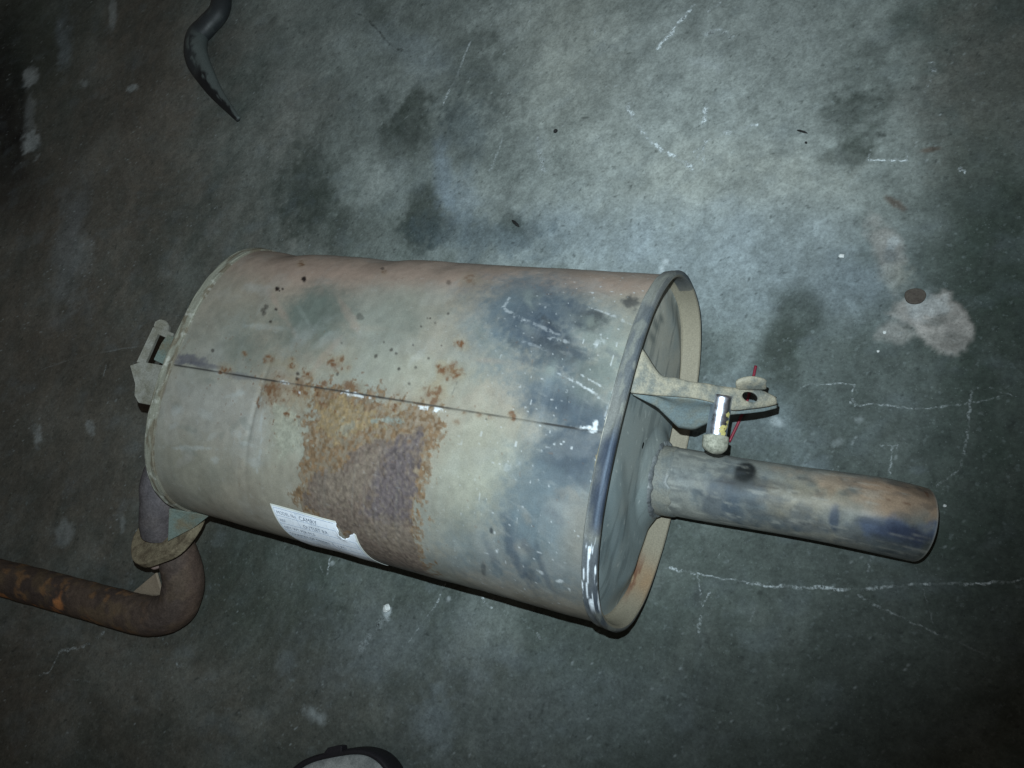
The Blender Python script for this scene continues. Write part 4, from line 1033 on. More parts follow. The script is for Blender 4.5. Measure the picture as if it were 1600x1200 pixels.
for b in spots:
    size = 1.0 / math.sqrt(abs(b[2] * b[5] - b[3] * b[4]))
    m = blob_mask(u, s, b, rag_fine * 0.9)
    if b[6] == 'white':
        m = m * sstep(0.30, 0.62, fbm(u, s, 330, 3, 139))
    if b[6] == 'rustspot':
        halo = blob_mask(u, s, b[:2] + tuple(q * 0.55 for q in b[2:6]) + b[6:], rag_mid) * 0.25
        C = mixc(C, halo, lin(SPAL['ochre']))
        m = m * (0.45 + 0.75 * sstep(0.35, 0.6, fbm(u, s, 330, 2, 141)))
    C = mixc(C, np.clip(m, 0, 1), lin(SPAL[b[6]]) * (WHITE_GAIN if b[6] == 'white' else 1))
for pts, hw, cname, op in SHELL_LINES:
    d = line_d(u, s, pts) + rag_fine * hw * 0.8
    C = mixc(C, (1 - sstep(hw * 0.3, hw, d)) * op * sstep(0.35, 0.55, fbm(u, s, 120, 3, 143)), lin(SPAL[cname]))
# scattered rust freckles, thicker by the seam's rust zone
zone = np.exp(-((u + 0.05) / 0.14) ** 2 - ((s - 0.035) / 0.05) ** 2)
fk = vnoise(u * 260, s * 260, 151) * 0.8 + vnoise(u * 600, s * 600, 152) * 0.2
C = mixc(C, sstep(0.90 - 0.12 * zone, 0.96 - 0.10 * zone, fk) * (0.3 + 0.5 * zone), lin(SPAL['rustspot']))
fk = vnoise(u * 310, s * 310, 153)
right = sstep(0.08, 0.2, u)
C = mixc(C, sstep(0.93, 0.98, fk) * (0.1 + 0.5 * right), lin(SPAL['white']))
# fine scratches round the shell
scr = fbm(u * 260, s * 9, 1, 3, 161)
C = mixc(C, sstep(0.66, 0.8, scr) * 0.05, lin(SPAL['whitish']))
scr = fbm(u * 30 + s * 90, s * 220 - u * 90, 1, 3, 163)
C = mixc(C, sstep(0.68, 0.85, scr) * right * 0.16, lin(SPAL['whitish']))
# grime packed into the seam
C = mixc(C, (1 - sstep(0.0003, 0.0014, np.abs(ds - 0.0003))) * (0.35 + 0.5 * sstep(0.3, 0.7, fbm(u, s * 0, 30, 4, 171))), lin((62, 60, 58)))
dark = 1 - np.clip(C.mean(1) / 0.3, 0, 1)
gl = 0.10 * dark * sstep(0.05, 0.15, u)
shell = mesh_obj("shell", V, grid_faces(len(xs), len(s_arr), True), M_SHELL, muffler, col=C, gloss=gl)


# rolled end rims and dished end caps -------------------------------------------------
def rim(side):
    prof = [(-WR - 0.001, -0.001), (-WR, 0.0010), (-WR + 0.0006, 0.0022), (-WR + 0.002, 0.0026), (-0.006, 0.0032), (-0.0030, 0.0036), (-0.0012, 0.0035), (-0.0004, 0.0022), (-0.0003, 0.0),
            (-0.0010, -0.0014), (-0.003, -0.0020), (-0.008, -0.0026), (-0.013, -0.0032), (-0.0165, -0.0042), (-0.0185, -0.0070)]
    sa = np.linspace(-S0, PER - S0, 760, endpoint=False)
    t = s_to_t(sa)
    pr = np.array(prof); ki = np.linspace(0, len(pr) - 1, 64)
    prof = [(float(np.interp(q, np.arange(len(pr)), pr[:, 0])), float(np.interp(q, np.arange(len(pr)), pr[:, 1]))) for q in ki]
    rows = []; U = []; K = []
    for k, (dx, gg) in zip(ki, prof):
        wig = (fbm(sa, sa * 0 + k * 0.02, 40, 3, 201) - 0.5) * (0.0017 if k < 9 else 0.0006)
        y, z = section(t, gg)
        y2, z2 = section(t, gg + 0.001)
        y += (y2 - y) * wig * 1000; z += (z2 - z) * wig * 1000
        rows.append(np.stack([np.full_like(y, side * (L / 2 + dx)), y, z], -1)); U.append(np.full(len(sa), dx)); K.append(np.full(len(sa), k))
    V = np.concatenate(rows); kk = np.concatenate(K); ss = np.tile(sa, len(prof)); dx = np.concatenate(U)
    if side > 0:
        C = np.tile(lin((126, 128, 124)), (len(V), 1))
        C = mixc(C, np.exp(-((np.concatenate(K) - 6.2) / 1.2) ** 2) * 0.55, lin((50, 54, 60)))
        nn = fbm(ss, dx * 3, 60, 4, 203); nf = fbm(ss, dx * 2, 240, 3, 205)
        outer = kk < 9
        dk = sstep(0.35, 0.6, fbm(ss, dx, 18, 4, 207))
        C = mixc(C, outer * dk * np.where(ss < 0.01, 0.55, 0.7) * sstep(0.5, 4.0, kk + 3 * (nn - 0.5)), lin((66, 76, 86)))
        C = mixc(C, outer * sstep(0.54, 0.74, nn) * 0.5, lin((140, 142, 132)))
        # black painted stretch, then bare scraped stretch lower down
        blk = sstep(0.012, 0.03, ss) * (1 - sstep(0.085, 0.10, ss))
        C = mixc(C, outer * blk * 0.85 * sstep(2.2, 4.2, kk + 2.5 * (nn - 0.5)), lin((52, 62, 78)))
        edge_highlight = np.exp(-((dx + 0.0035) / 0.0012) ** 2) * (kk < 8)  # painted highlight running along the lip
        C = mixc(C, blk * edge_highlight * 0.55, lin((112, 126, 142)))
        scr = sstep(0.095, 0.105, ss) * (1 - sstep(0.150, 0.168, ss))
        C = mixc(C, outer * scr * 0.6 * sstep(1.0, 3.5, kk), lin((80, 90, 102)))
        C = mixc(C, outer * scr * sstep(0.56, 0.68, fbm(ss * 0.28, dx * 3.2, 230, 4, 209)), lin((226, 234, 240)) * 1.25)
        C = mixc(C, (kk < 1.6) * sstep(0.45, 0.62, nf) * 0.5, lin((190, 184, 160)))
        chip = np.exp(-((ss - 0.018) / 0.013) ** 2) * (kk < 2.4)
        C = mixc(C, np.clip(chip * sstep(0.3, 0.5, nf) * 1.4, 0, 1), lin((222, 222, 210)))
        C = mixc(C, (kk < 1.8) * np.exp(-((ss - 0.04) / 0.03) ** 2) * sstep(0.4, 0.6, nn) * 0.8, lin((196, 178, 120)))
        tan = (kk >= 8) * 0.9
        C = mixc(C, tan, lin((158, 150, 130)))
        under = (kk >= 8) * (ss > 0.19)
        rz = np.exp(-((ss - 0.300) / 0.02) ** 2)
        C = mixc(C, np.clip(under * rz * (0.45 + 0.5 * nn), 0, 1), lin((170, 138, 104)))
        rl = np.exp(-((ss - 0.300) / 0.022) ** 2) * (kk >= 12) * sstep(0.4, 0.6, nn)
        C = mixc(C, np.clip(rl, 0, 1) * 0.8, lin((112, 70, 54)))
        topdk = np.exp(-((ss + 0.185) / 0.035) ** 2)
        C = mixc(C, topdk * 0.8 * (kk < 12), lin((66, 76, 84)))
    else:
        C = np.tile(lin((142, 142, 128)), (len(V), 1))
        nn = fbm(ss, dx * 3, 60, 4, 213)
        C = mixc(C, sstep(0.5, 0.7, nn) * 0.7, lin((104, 92, 74)))
        C = mixc(C, sstep(0.6, 0.75, fbm(ss, dx, 200, 3, 215)) * 0.6, lin((190, 190, 180)))
        C = mixc(C, (kk < 2) * 0.5, lin((84, 74, 62)))
    F = grid_faces(len(prof), len(sa), True)
    return mesh_obj("end_rim", V, F if side < 0 else F[:, ::-1].copy(), M_RIM, muffler, col=C, gloss=(ss * 0))


rim(1); rim(-1)

TP_Y, TP_Z, TP_R = -0.0186, 0.0503, 0.0300


def cap(side):
    sa = np.linspace(-S0, PER - S0, 360, endpoint=False); t = s_to_t(sa)
    rr = np.r_[1.0, 0.985, 0.96, np.linspace(0.92, 0.02, 60)]
    V = []
    y0, z0 = section(t, -0.0060)
    for r in rr:
        V.append(np.stack([y0 * r, CZ + (z0 - CZ) * r], -1))
    V = np.concatenate(V); R = np.repeat(rr, len(sa)); ss = np.tile(sa, len(rr))
    y, z = V[:, 0], V[:, 1]
    x = -0.0178 + 0.006 * sstep(1.0, 0.80, R)                        # dish
    if side > 0:
        d = np.hypot(y - TP_Y, z - TP_Z)
        x += 0.007 * (1 - sstep(TP_R, TP_R + 0.020, d))               # pressed collar round the pipe
        d2 = np.abs(line_d(y, z, [(-0.11, 0.05), (-0.09, 0.10), (-0.04, 0.15)]))
        x += 0.0014 * (1 - sstep(0.004, 0.024, d2))
    x += (fbm(y, z, 14, 3, 221) - 0.5) * 0.0012
    C = np.tile(lin((130, 142, 142)), (len(V), 1))
    C = mixc(C, sstep(0.02, 0.09, y) * 0.6, lin((172, 164, 146)))
    C = mixc(C, sstep(0.4, 0.7, fbm(y, z, 14, 4, 223)) * 0.5, lin((144, 146, 138)))
    C = mixc(C, sstep(0.45, 0.7, fbm(y, z, 22, 4, 225)) * 0.45, lin((112, 128, 132)))
    C = mixc(C, sstep(0.55, 0.75, fbm(y * 0.6, z * 3, 50, 3, 227)) * 0.4, lin((72, 82, 84)))
    d = np.hypot(y - TP_Y, z - TP_Z) if side > 0 else np.full_like(y, 9)
    C = mixc(C, (1 - sstep(TP_R, TP_R + 0.03, d)) * 0.35, lin((92, 96, 92)))
    for (cy, cz, ry, rz) in ((0.098, 0.135, 0.004, 0.010), (0.086, 0.138, 0.004, 0.012), (0.108, 0.125, 0.003, 0.008)):
        m = np.exp(-((y - cy) / ry) ** 2 - ((z - cz) / rz) ** 2)
        C = mixc(C, m * 0.7, lin((66, 76, 76)))
    fk = vnoise(y * 260, z * 260, 229)
    C = mixc(C, sstep(0.93, 0.97, fk) * 0.5, lin((190, 196, 190)))
    F = grid_faces(len(rr), len(sa), True)
    return mesh_obj("end_cap", np.c_[side * (L / 2 + x), y, z], F[:, ::-1].copy() if side < 0 else F, M_CAP, muffler, col=C)


cap(1); cap(-1)

# tail pipe, gently turned down at its end ------------------------------------------------
tp = [(0.226, TP_Y, TP_Z), (0.26, TP_Y + 0.0006, TP_Z), (0.30, TP_Y + 0.001, TP_Z), (0.35, TP_Y + 0.002, TP_Z), (0.392, TP_Y + 0.003, TP_Z - 0.0008), (0.426, TP_Y + 0.0036, TP_Z - 0.0046), (0.4545, TP_Y + 0.004, TP_Z - 0.0178)]
path = spline(tp, 170)
V, F, arc, ang = tube(path, TP_R + 0.0006 * np.sin(np.linspace(0, 9, 170)), 110, wall=0.002)
# ang 0 = up; B = T x N points to -y, so ang > 0 is the near side
u = arc + 0.226; w = np.where(ang > np.pi, ang - 2 * np.pi, ang) * TP_R
C = np.tile(lin((124, 126, 120)), (len(V), 1))
C = mixc(C, sstep(0.45, 0.7, fbm(u, w, 30, 4, 301)) * 0.6, lin((108, 116, 118)))
C = mixc(C, sstep(0.30, 0.24, u) * 0.5, lin((112, 116, 114)))


def pm(cu, cw, ru, rw, soft=0.6, ragm=0.7, sd=303):
    d = np.hypot((u - cu) / ru, (w - cw) / rw) + ragm * (fbm(u, w, 70, 4, sd) - 0.5) * 2
    return 1 - sstep(1 - soft, 1 + soft * 0.6, d)


C = mixc(C, pm(0.340, 0.012, 0.045, 0.026, 0.5, 1.3, 323) * 0.7, lin((70, 82, 90)))
C = mixc(C, pm(0.305, 0.014, 0.018, 0.020, 0.5, 1.2, 325) * 0.6, lin((62, 74, 86)))
C = mixc(C, pm(0.345, -0.005, 0.040, 0.006) * 0.6, lin((72, 74, 74)))
C = mixc(C, pm(0.385, 0.004, 0.040, 0.030) * 0.45, lin((158, 148, 124)))
C = mixc(C, pm(0.435, -0.016, 0.045, 0.020) * 0.7, lin((166, 138, 112)))
C = mixc(C, pm(0.405, -0.022, 0.05, 0.012) * 0.5, lin((156, 134, 114)))
C = mixc(C, pm(0.405, 0.016, 0.018, 0.012) * 0.5, lin((140, 150, 152)))
C = mixc(C, pm(0.394, 0.014, 0.004, 0.011, 0.5, 0.4) * 0.8, lin((56, 70, 92)))
C = mixc(C, pm(0.425, 0.024, 0.040, 0.014, 0.5, 1.4, 327) * 0.5, lin((70, 80, 88)))
C = mixc(C, pm(0.380, 0.020, 0.020, 0.014, 0.5, 1.4, 329) * 0.5, lin((82, 94, 104)))
C = mixc(C, pm(0.445, 0.012, 0.026, 0.010, 0.5, 1.1, 331) * 0.85, lin((84, 98, 122)))
C = mixc(C, pm(0.437, 0.016, 0.020, 0.008, 0.6, 1.0, 309) * 0.8, lin((52, 60, 80)))
C = mixc(C, pm(0.440, 0.030, 0.030, 0.010, 0.6, 1.0, 311) * 0.5, lin((70, 80, 84)))  # with the next line: shade on the pipe's lower side, painted in
C = mixc(C, pm(0.462, 0.030, 0.012, 0.02, 0.6, 0.6, 313) * 0.6, lin((60, 66, 60)))
C = mixc(C, pm(0.447, -0.026, 0.02, 0.008, 0.6, 1.0, 315) * 0.6, lin((88, 78, 70)))
C = mixc(C, pm(0.321, -0.0165, 0.0092, 0.0125, 0.3, 0.3) * 0.98, lin((26, 28, 28)))
C = mixc(C, pm(0.321, -0.008, 0.010, 0.012, 0.8, 0.5) * 0.6, lin((40, 44, 44)))
fk = vnoise(u * 240, w * 240, 317)
C = mixc(C, sstep(0.86, 0.93, fk) * sstep(0.40, 0.44, u) * 0.6 * sstep(0.005, -0.01, w), lin((92, 58, 40)))
C = mixc(C, sstep(0.60, 0.8, fbm(u * 10, w * 160, 1, 3, 319)) * 0.25, lin((80, 84, 86)))
C = mixc(C, (1 - sstep(0.0002, 0.0007, np.abs(w + 0.002 + 0.0015 * np.sin(u * 40)))) * sstep(0.26, 0.28, u) * sstep(0.37, 0.33, u) * 0.5, lin((52, 50, 50)))
C *= (0.80 + 0.40 * fbm(u, w, 160, 3, 321))[:, None]
C = mixc(C, sstep(0.60, 0.72, fbm(u * 0.5, w * 1.6, 120, 4, 333)) * 0.35, lin((60, 66, 70)))
C = mixc(C, sstep(0.64, 0.78, fbm(u * 0.4, w * 2, 150, 4, 335)) * 0.30, lin((176, 176, 166)))
C = mixc(C, sstep(arc.max() - 0.0016, arc.max() - 0.0002, arc) * 0.5, lin((190, 192, 186)))  # thin bright edge: highlight on the pipe's end painted into the colour
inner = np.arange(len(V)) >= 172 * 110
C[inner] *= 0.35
mesh_obj("tail_pipe", V, F, M_PIPE, muffler, col=C, gloss=0.08 + 0.1 * pm(0.445, 0.012, 0.03, 0.014))

# weld bead round its root
aa = np.linspace(0, 2 * np.pi, 220)
wr = TP_R + 0.0015 + 0.0010 * vnoise(aa * 9, aa * 0, 5)
ring = np.c_[np.full_like(aa, 0.2415) + 0.002 * vnoise(aa * 5, aa * 0 + 3, 6), TP_Y + wr * np.cos(aa), TP_Z + wr * np.sin(aa)]
ring[-1] = ring[0]
V, F, _, _ = tube(ring, 0.0036 + 0.0012 * vnoise(aa * 11, aa * 0 + 9, 7), 12, up=(1, 0, 0))
mesh_obj("weld_bead", V, F, M_WELD, muffler)
sleeve = spline([(0.236, TP_Y, TP_Z), (0.252, TP_Y, TP_Z), (0.262, TP_Y + 0.0006, TP_Z)], 14)
V, F, _, _ = tube(sleeve, np.r_[np.full(11, TP_R + 0.0016), TP_R + 0.0014, TP_R + 0.0008, TP_R - 0.0005], 90)
V[:, 0] += np.where(V[:, 0] > 0.25, (vnoise(np.arange(len(V)) % 90 * 0.35, V[:, 0] * 0, 8) - 0.5) * 0.004, 0)
mesh_obj("pipe_sleeve", V, F, painted("sleeve_steel", base=(118, 118, 110), rough=0.5, bump=0.3, mottle=((96, 102, 102), 45, 0.8)), muffler)

# right-hand hanger bracket: a pressed channel with a side web, an ear and an eye ---------
ST = np.array(BRACKET_STATIONS)           # station x (far, near, low) x 3
k0 = np.arange(len(ST))
def lerp_pts(P, n_):
    q = np.linspace(0, len(P) - 1, n_); return np.stack([np.interp(q, np.arange(len(P)), P[:, i]) for i in range(3)], 1)


FA, NE, LO = spline(ST[:, 0], 60), spline(ST[:, 1], 60), lerp_pts(ST[:, 2], 60)
prev = FA[0].copy()
rows = []
for fa, ne, lo in zip(FA, NE, LO):
    acr = ne - fa; wl = np.linalg.norm(acr); up = np.array([0.25, 0, 0.97])
    r = [fa + np.array([0, 0.0012, -0.0060]), fa + np.array([0, 0.0006, -0.0022]), fa + np.array([0, 0, -0.0006])]
    for q in (0.12, 0.3, 0.5, 0.7, 0.88):
        r.append(fa + acr * q + up * 0.0010 * math.sin(math.pi * q))
    r += [ne + np.array([0, 0, -0.0004]), ne + np.array([0, -0.0008, -0.0018])]
    rows.append(r)
V = np.array(rows); nv = V.shape[1]
rows_w = []
for ne, lo in zip(NE, LO):
    rows_w.append([ne + np.array([0, -0.0006, -0.0016]) + (lo - ne) * q + np.array([0, 0.0035 * math.sin(q * 3.14) ** 2, 0]) for q in np.linspace(0, 1, 12)])
web_V = np.array(rows_w)
hb = mesh_obj("hanger_bracket", V.reshape(-1, 3), grid_faces(60, nv), M_BRACKET, muffler)
md = hb.modifiers.new('thickness', 'SOLIDIFY'); md.thickness = 0.0022; md.offset = -1
eye, earA, earB, earT = [Vector(p) for p in PIN_HOLE]
# the eye is really cut through
cut_me = bpy.data.meshes.new("eye_cutter")
a = np.linspace(0, 2 * np.pi, 28, endpoint=False)
hole_n = Vector((0.35, -0.1, 0.93)).normalized()
hx = Vector((1, 0, -0.38)).normalized(); hy = hole_n.cross(hx)
CV = [tuple(eye + hx * (0.0066 * math.cos(t)) + hy * (0.0042 * math.sin(t)) + hole_n * h) for h in (-0.014, 0.02) for t in a]
CF = [list(range(28))[::-1], list(range(28, 56))] + [[i, (i + 1) % 28, (i + 1) % 28 + 28, i + 28] for i in range(28)]
cut_me.from_pydata(CV, [], CF); cutter = bpy.data.objects.new("eye_cutter", cut_me); COL.objects.link(cutter)
bo = hb.modifiers.new('eye', 'BOOLEAN'); bo.operation = 'DIFFERENCE'; bo.object = cutter; bo.solver = 'EXACT'
bpy.context.view_layer.update()
dg = bpy.context.evaluated_depsgraph_get()
me2 = bpy.data.meshes.new_from_object(hb.evaluated_get(dg))
hb.modifiers.clear(); hb.data = me2; me2.name = "hanger_bracket"
bpy.data.objects.remove(cutter); bpy.data.meshes.remove(cut_me)

web = mesh_obj('bracket_web', web_V.reshape(-1, 3), grid_faces(60, 12), M_WEB, hb)
md = web.modifiers.new('thickness', 'SOLIDIFY'); md.thickness = 0.002; md.offset = -1
# ear rising behind the eye
rows = []
for q in np.linspace(0, 1, 9):
    base = np.array(earA) * (1 - q) + np.array(earB) * q
    h = math.sin(math.pi * (0.12 + 0.76 * q)) ** 0.6
    dirv = (np.array(earT) - (np.array(earA) + np.array(earB)) / 2)
    rows.append([base + dirv * (h * t) + np.array([0, 0, 0.004 * math.sin(t * 3.1)]) for t in np.linspace(-0.1, 1, 7)])
V = np.array(rows).reshape(-1, 3)
ear = mesh_obj("bracket_ear", V, grid_faces(9, 7), M_BRACKET, hb)
md = ear.modifiers.new('thickness', 'SOLIDIFY'); md.thickness = 0.003; md.offset = 0
md = ear.modifiers.new('smooth', 'SUBSURF'); md.levels = 1; md.render_levels = 1

p0, p1, p2 = [np.array(p) for p in PIN_PTS]
V, F, _, _ = tube(np.linspace(p0, p1, 14), 0.0083, 40, caps=True)
mesh_obj("hanger_pin", V, F, M_CHROME, hb)
pd = (p2 - p1)
tt = np.linspace(0, 1, 14)
V, F, arc, ang = tube(p1 + pd * tt[:, None], 0.0103 * np.sqrt(np.clip(1 - np.clip((tt - 0.45) / 0.57, 0, 1) ** 2.2, 0.02, 1)), 36, caps=True)
V += ((fbm(V[:, 0] + V[:, 2], V[:, 1], 220, 3, 331) - 0.5) * 0.0012)[:, None]
mesh_obj("pin_tip", V, F, M_TIP, hb)
# flakes of yellow paint on the pin's right side
ax = (p1 - p0) / np.linalg.norm(p1 - p0)
for fr, an, sz in ((0.45, 1.15, 0.0022), (0.62, 1.3, 0.0016), (0.80, 0.75, 0.0036), (0.90, 0.95, 0.0028), (0.74, 1.2, 0.0018)):
    rowsv = []
    side = np.cross(ax, (0, 0, 1)); side /= np.linalg.norm(side)
    if side[0] < 0: side = -side
    upv = np.cross(side, ax); upv = upv if upv[2] > 0 else -upv
    cen = p0 + (p1 - p0) * fr
    n_ = 11
    pts = []
    for k in range(n_):
        rr_ = sz * (0.6 + 0.7 * rng.random()); th = 2 * math.pi * k / n_
        da = an + rr_ * math.cos(th) / 0.0083; dl = rr_ * math.sin(th)
        pts.append(cen + ax * dl + (upv * math.cos(da) + side * math.sin(da)) * 0.00845)
    cpt = cen + (upv * math.cos(an) + side * math.sin(an)) * 0.00855
    mesh_obj("paint_flake", np.vstack([pts, [cpt]]), [[k, (k + 1) % n_, n_] for k in range(n_)], M_YELLOW, hb)

# left-hand hanger ---------------------------------------------------------------------
lp = slab("hanger_plate", LEFT_PLATE, (0.5, 0, 0.86), 0.004, M_GREYPLATE, muffler)
slab("hanger_rail", LEFT_BAR, (0.5, 0, 0.86), 0.006, M_GREYPLATE, lp)
slab("hanger_back_plate", LEFT_BACK, (0.5, 0, 0.86), 0.004, M_GUSSET, lp)
slab("hanger_knob", LEFT_KNOB, (0.5, 0, 0.86), 0.008, M_GREYPLATE, lp, bevel=0.0015)

# inlet pipe with its flange -------------------------------------------------------------
ip = [(-0.232, -0.060, 0.112), (-0.262, -0.062, 0.114), (-0.284, -0.080, 0.118)] + INLET_PATH


def rusty_tube(name, pts, n_, radius, chips=()):
    path = spline(pts, n_)
    V, F, arc, ang = tube(path, radius, 72, wall=0.002)
    w = -np.where(ang > np.pi, ang - 2 * np.pi, ang) * 0.0232      # positive = near side
    nrm_ = (fbm(arc, w, 55, 4, 351) - 0.5) * 0.0016 + (fbm(arc, w, 240, 3, 353) - 0.5) * 0.0007
    cen_ = np.repeat(V.reshape(-1, 72, 3).mean(1), 72, axis=0)
    C = np.tile(lin((92, 78, 68)), (len(V), 1))
    C = mixc(C, sstep(0.4, 0.65, fbm(arc, w, 25, 4, 341)) * 0.7, lin((72, 62, 58)))
    C = mixc(C, sstep(0.5, 0.7, fbm(arc, w, 60, 4, 343)) * 0.5, lin((116, 98, 74)))
    C = mixc(C, sstep(0.006, 0.03, w) * 0.4, lin((112, 82, 60)))
    if chips:
        C = mixc(C, sstep(0.20, 0.05, arc) * 0.5, lin((74, 66, 64)))
        for (cx, cy, cz), r_ in chips:
            d = np.sqrt((V[:, 0] - cx) ** 2 + (V[:, 1] - cy) ** 2 + (V[:, 2] - cz) ** 2) / r_ + 1.1 * (fbm(arc, w, 90, 4, 345) - 0.5)
            C = mixc(C, (1 - sstep(0.75, 1.0, d)) * 0.9, lin((190, 128, 80)))
        C = mixc(C, sstep(0.60, 0.70, fbm(arc, w, 80, 4, 347)) * sstep(0.1, 0.2, arc) * 0.5, lin((150, 112, 74)))
    else:
        C = mixc(C, C[:, 0] * 0 + 0.75, lin((92, 90, 94)))
    C *= (0.70 + 0.6 * fbm(arc, w, 200, 3, 349))[:, None]
    V = V + (V - cen_) / 0.0232 * nrm_[:, None]
    return mesh_obj(name, V, F, M_RUSTPIPE, muffler, col=C)


rusty_tube("inlet_pipe", ip, 120, 0.0205)
rusty_tube("inlet_elbow", ELBOW_PATH, 220, np.interp(np.linspace(0, 1, 220), [0, 0.1, 1], [0.021, 0.0232, 0.0232]), chips=[(p_, r_) for p_, r_ in zip(CHIPS, (0.018, 0.011, 0.005, 0.014, 0.014))])

fc = np.array(FLANGE_PTS[0])
fn = Vector((-0.12, 0.30, 0.95)).normalized()
e1 = Vector((0.80, 0.60, 0.0)); e1 = (e1 - fn * e1.dot(fn)).normalized(); e2 = fn.cross(e1)
pts = []
for t in np.linspace(0, 2 * np.pi, 40, endpoint=False):
    c, s_ = math.cos(t), math.sin(t)
    r = 0.037 + 0.011 * abs(c) ** 2.2
    r *= 1 + 0.03 * math.sin(5 * t + 1)
    pts.append(Vector(fc) + e1 * (r * c * 1.0) + e2 * (r * s_ * 1.0) + fn * 0.004)
fo = slab("pipe_flange", pts, fn, 0.011, M_FLANGE, muffler, bevel=0.0015)
g_ = [Vector(p) for p in GUSSET]
gn = (g_[1] - g_[0]).cross(g_[3] - g_[0]).normalized()
if gn.z < 0: gn = -gn
slab("gusset_plate", GUSSET, gn, 0.003, M_GUSSET, muffler)
t_ = [Vector(p) for p in TRIANGLE]
tn = (t_[1] - t_[0]).cross(t_[2] - t_[0]).normalized()
if tn.z < 0: tn = -tn
slab("stay_plate", TRIANGLE, tn, 0.003, M_TANPLATE, muffler)
bp = np.array(BOLT[0])
bd = np.array([-0.08, 0.72, 0.69])
V, F, _, _ = tube(np.linspace(bp - bd * 0.006, bp + bd * 0.006, 6), np.array([.7, .95, 1, 1, .9, .6]) * 0.0065, 18, caps=True)
mesh_obj("flange_bolt", V, F, painted("pinkish_scale", base=(150, 130, 122), rough=0.8, bump=0.5, mottle=((110, 94, 88), 160, 0.8)), fo)

# printed label -----------------------------------------------------------------------------
LX0, LX1, LS0, LS1 = -0.0820, 0.0190, 0.1372, 0.215


def lab_pt(a, b, g):
    """a along the label 0..1, b down it 0..1"""
    x = LX0 + (LX1 - LX0) * a + 0.010 * b * (1 - a); s_ = LS0 + (LS1 - LS0) * b
    x = np.atleast_1d(np.asarray(x, float)); s_ = np.atleast_1d(np.asarray(s_, float))
    p = shell_point(x, s_, 0.0); d_ = (shell_point(x, s_, 0.001) - p) * 1000
    return (p + d_ * (shell_relief(x, s_) + g)[:, None])


def in_notch(a, b):
    # corner torn away at the upper right
    e = 0.79 + 0.05 * b + 0.006 * math.sin(b * 60)
    low = 0.17 + 0.05 * math.sin((a - 0.8) * 26) + 0.008 * math.sin(a * 120)
    return a > e and b < low


na, nb = 260, 130
AA, BB = np.meshgrid(np.linspace(0, 1, na), np.linspace(0, 1, nb), indexing='ij')
lift = 0.0022 * np.exp(-((AA - 0.83) / 0.05) ** 2 - ((BB - 0.2) / 0.06) ** 2) * (0.6 + 0.8 * vnoise(AA * 60, BB * 40, 401))
V = lab_pt(AA.ravel(), BB.ravel(), 0.0004 + lift.ravel())
keep = [f for f in grid_faces(na, nb).tolist() if not in_notch(*[float(np.mean(q.ravel()[f])) for q in (AA, BB)])]
Cl = np.tile(lin((236, 242, 250)), (len(V), 1))
brd = np.minimum(np.minimum(AA, 1 - AA) * 1.25, BB).ravel()
Cl = mixc(Cl, 1 - sstep(0.012, 0.03, brd), lin((206, 208, 200)))
Cl = mixc(Cl, sstep(0.5, 0.75, fbm(AA.ravel(), BB.ravel(), 6, 4, 403)) * 0.25, lin((176, 190, 200)))
Cl = mixc(Cl, sstep(0.82, 0.9, vnoise(AA.ravel() * 60, BB.ravel() * 50, 405)) * 0.3, lin((150, 156, 156)))
M_PAPERC = painted("worn_label_paper", rough=0.5, spec=0.3, bump=0.05, gain=(0.96, 1.03), scale=300)
label = mesh_obj("paper_label", V, keep, M_PAPERC, muffler, col=Cl)
md = label.modifiers.new('thickness', 'SOLIDIFY'); md.thickness = 0.0003; md.offset = 1


def text_on_label(body, a0, b0, height, name="printed_text"):
    cu = bpy.data.curves.new(name, 'FONT'); cu.body = body; cu.size = 1.0; cu.resolution_u = 2
    ob = bpy.data.objects.new(name, cu); COL.objects.link(ob)
    bpy.context.view_layer.update()
    me = bpy.data.meshes.new_from_object(ob.evaluated_get(bpy.context.evaluated_depsgraph_get()))
    bpy.data.objects.remove(ob); bpy.data.curves.remove(cu)
    co = np.zeros(len(me.vertices) * 3); me.vertices.foreach_get('co', co); co = co.reshape(-1, 3)
    wl = LX1 - LX0; hl = LS1 - LS0
    a = a0 + co[:, 0] * height / wl * 0.95; b = b0 - co[:, 1] * height / hl
    P = lab_pt(a, b, 0.00105)
    F = [list(pl.vertices) for pl in me.polygons]
    bpy.data.meshes.remove(me)
    return mesh_obj(name, P, F, M_INK, label, smooth=False)


def rule(a0, b0, a1, b1, w_):
    n_ = 40
    q = np.linspace(0, 1, n_); a = a0 + (a1 - a0) * q; b = b0 + (b1 - b0) * q
    wl = LX1 - LX0; hl = LS1 - LS0
    if abs(a1 - a0) > abs(b1 - b0):
        P = np.stack([lab_pt(a, b + k * w_ / hl, 0.00095) for k in (-.5, .5)], 1)
    else:
        P = np.stack([lab_pt(a + k * w_ / wl, b, 0.00095) for k in (-.5, .5)], 1)
    mesh_obj("printed_rule", P.reshape(-1, 3), grid_faces(n_, 2), M_RULE, label)


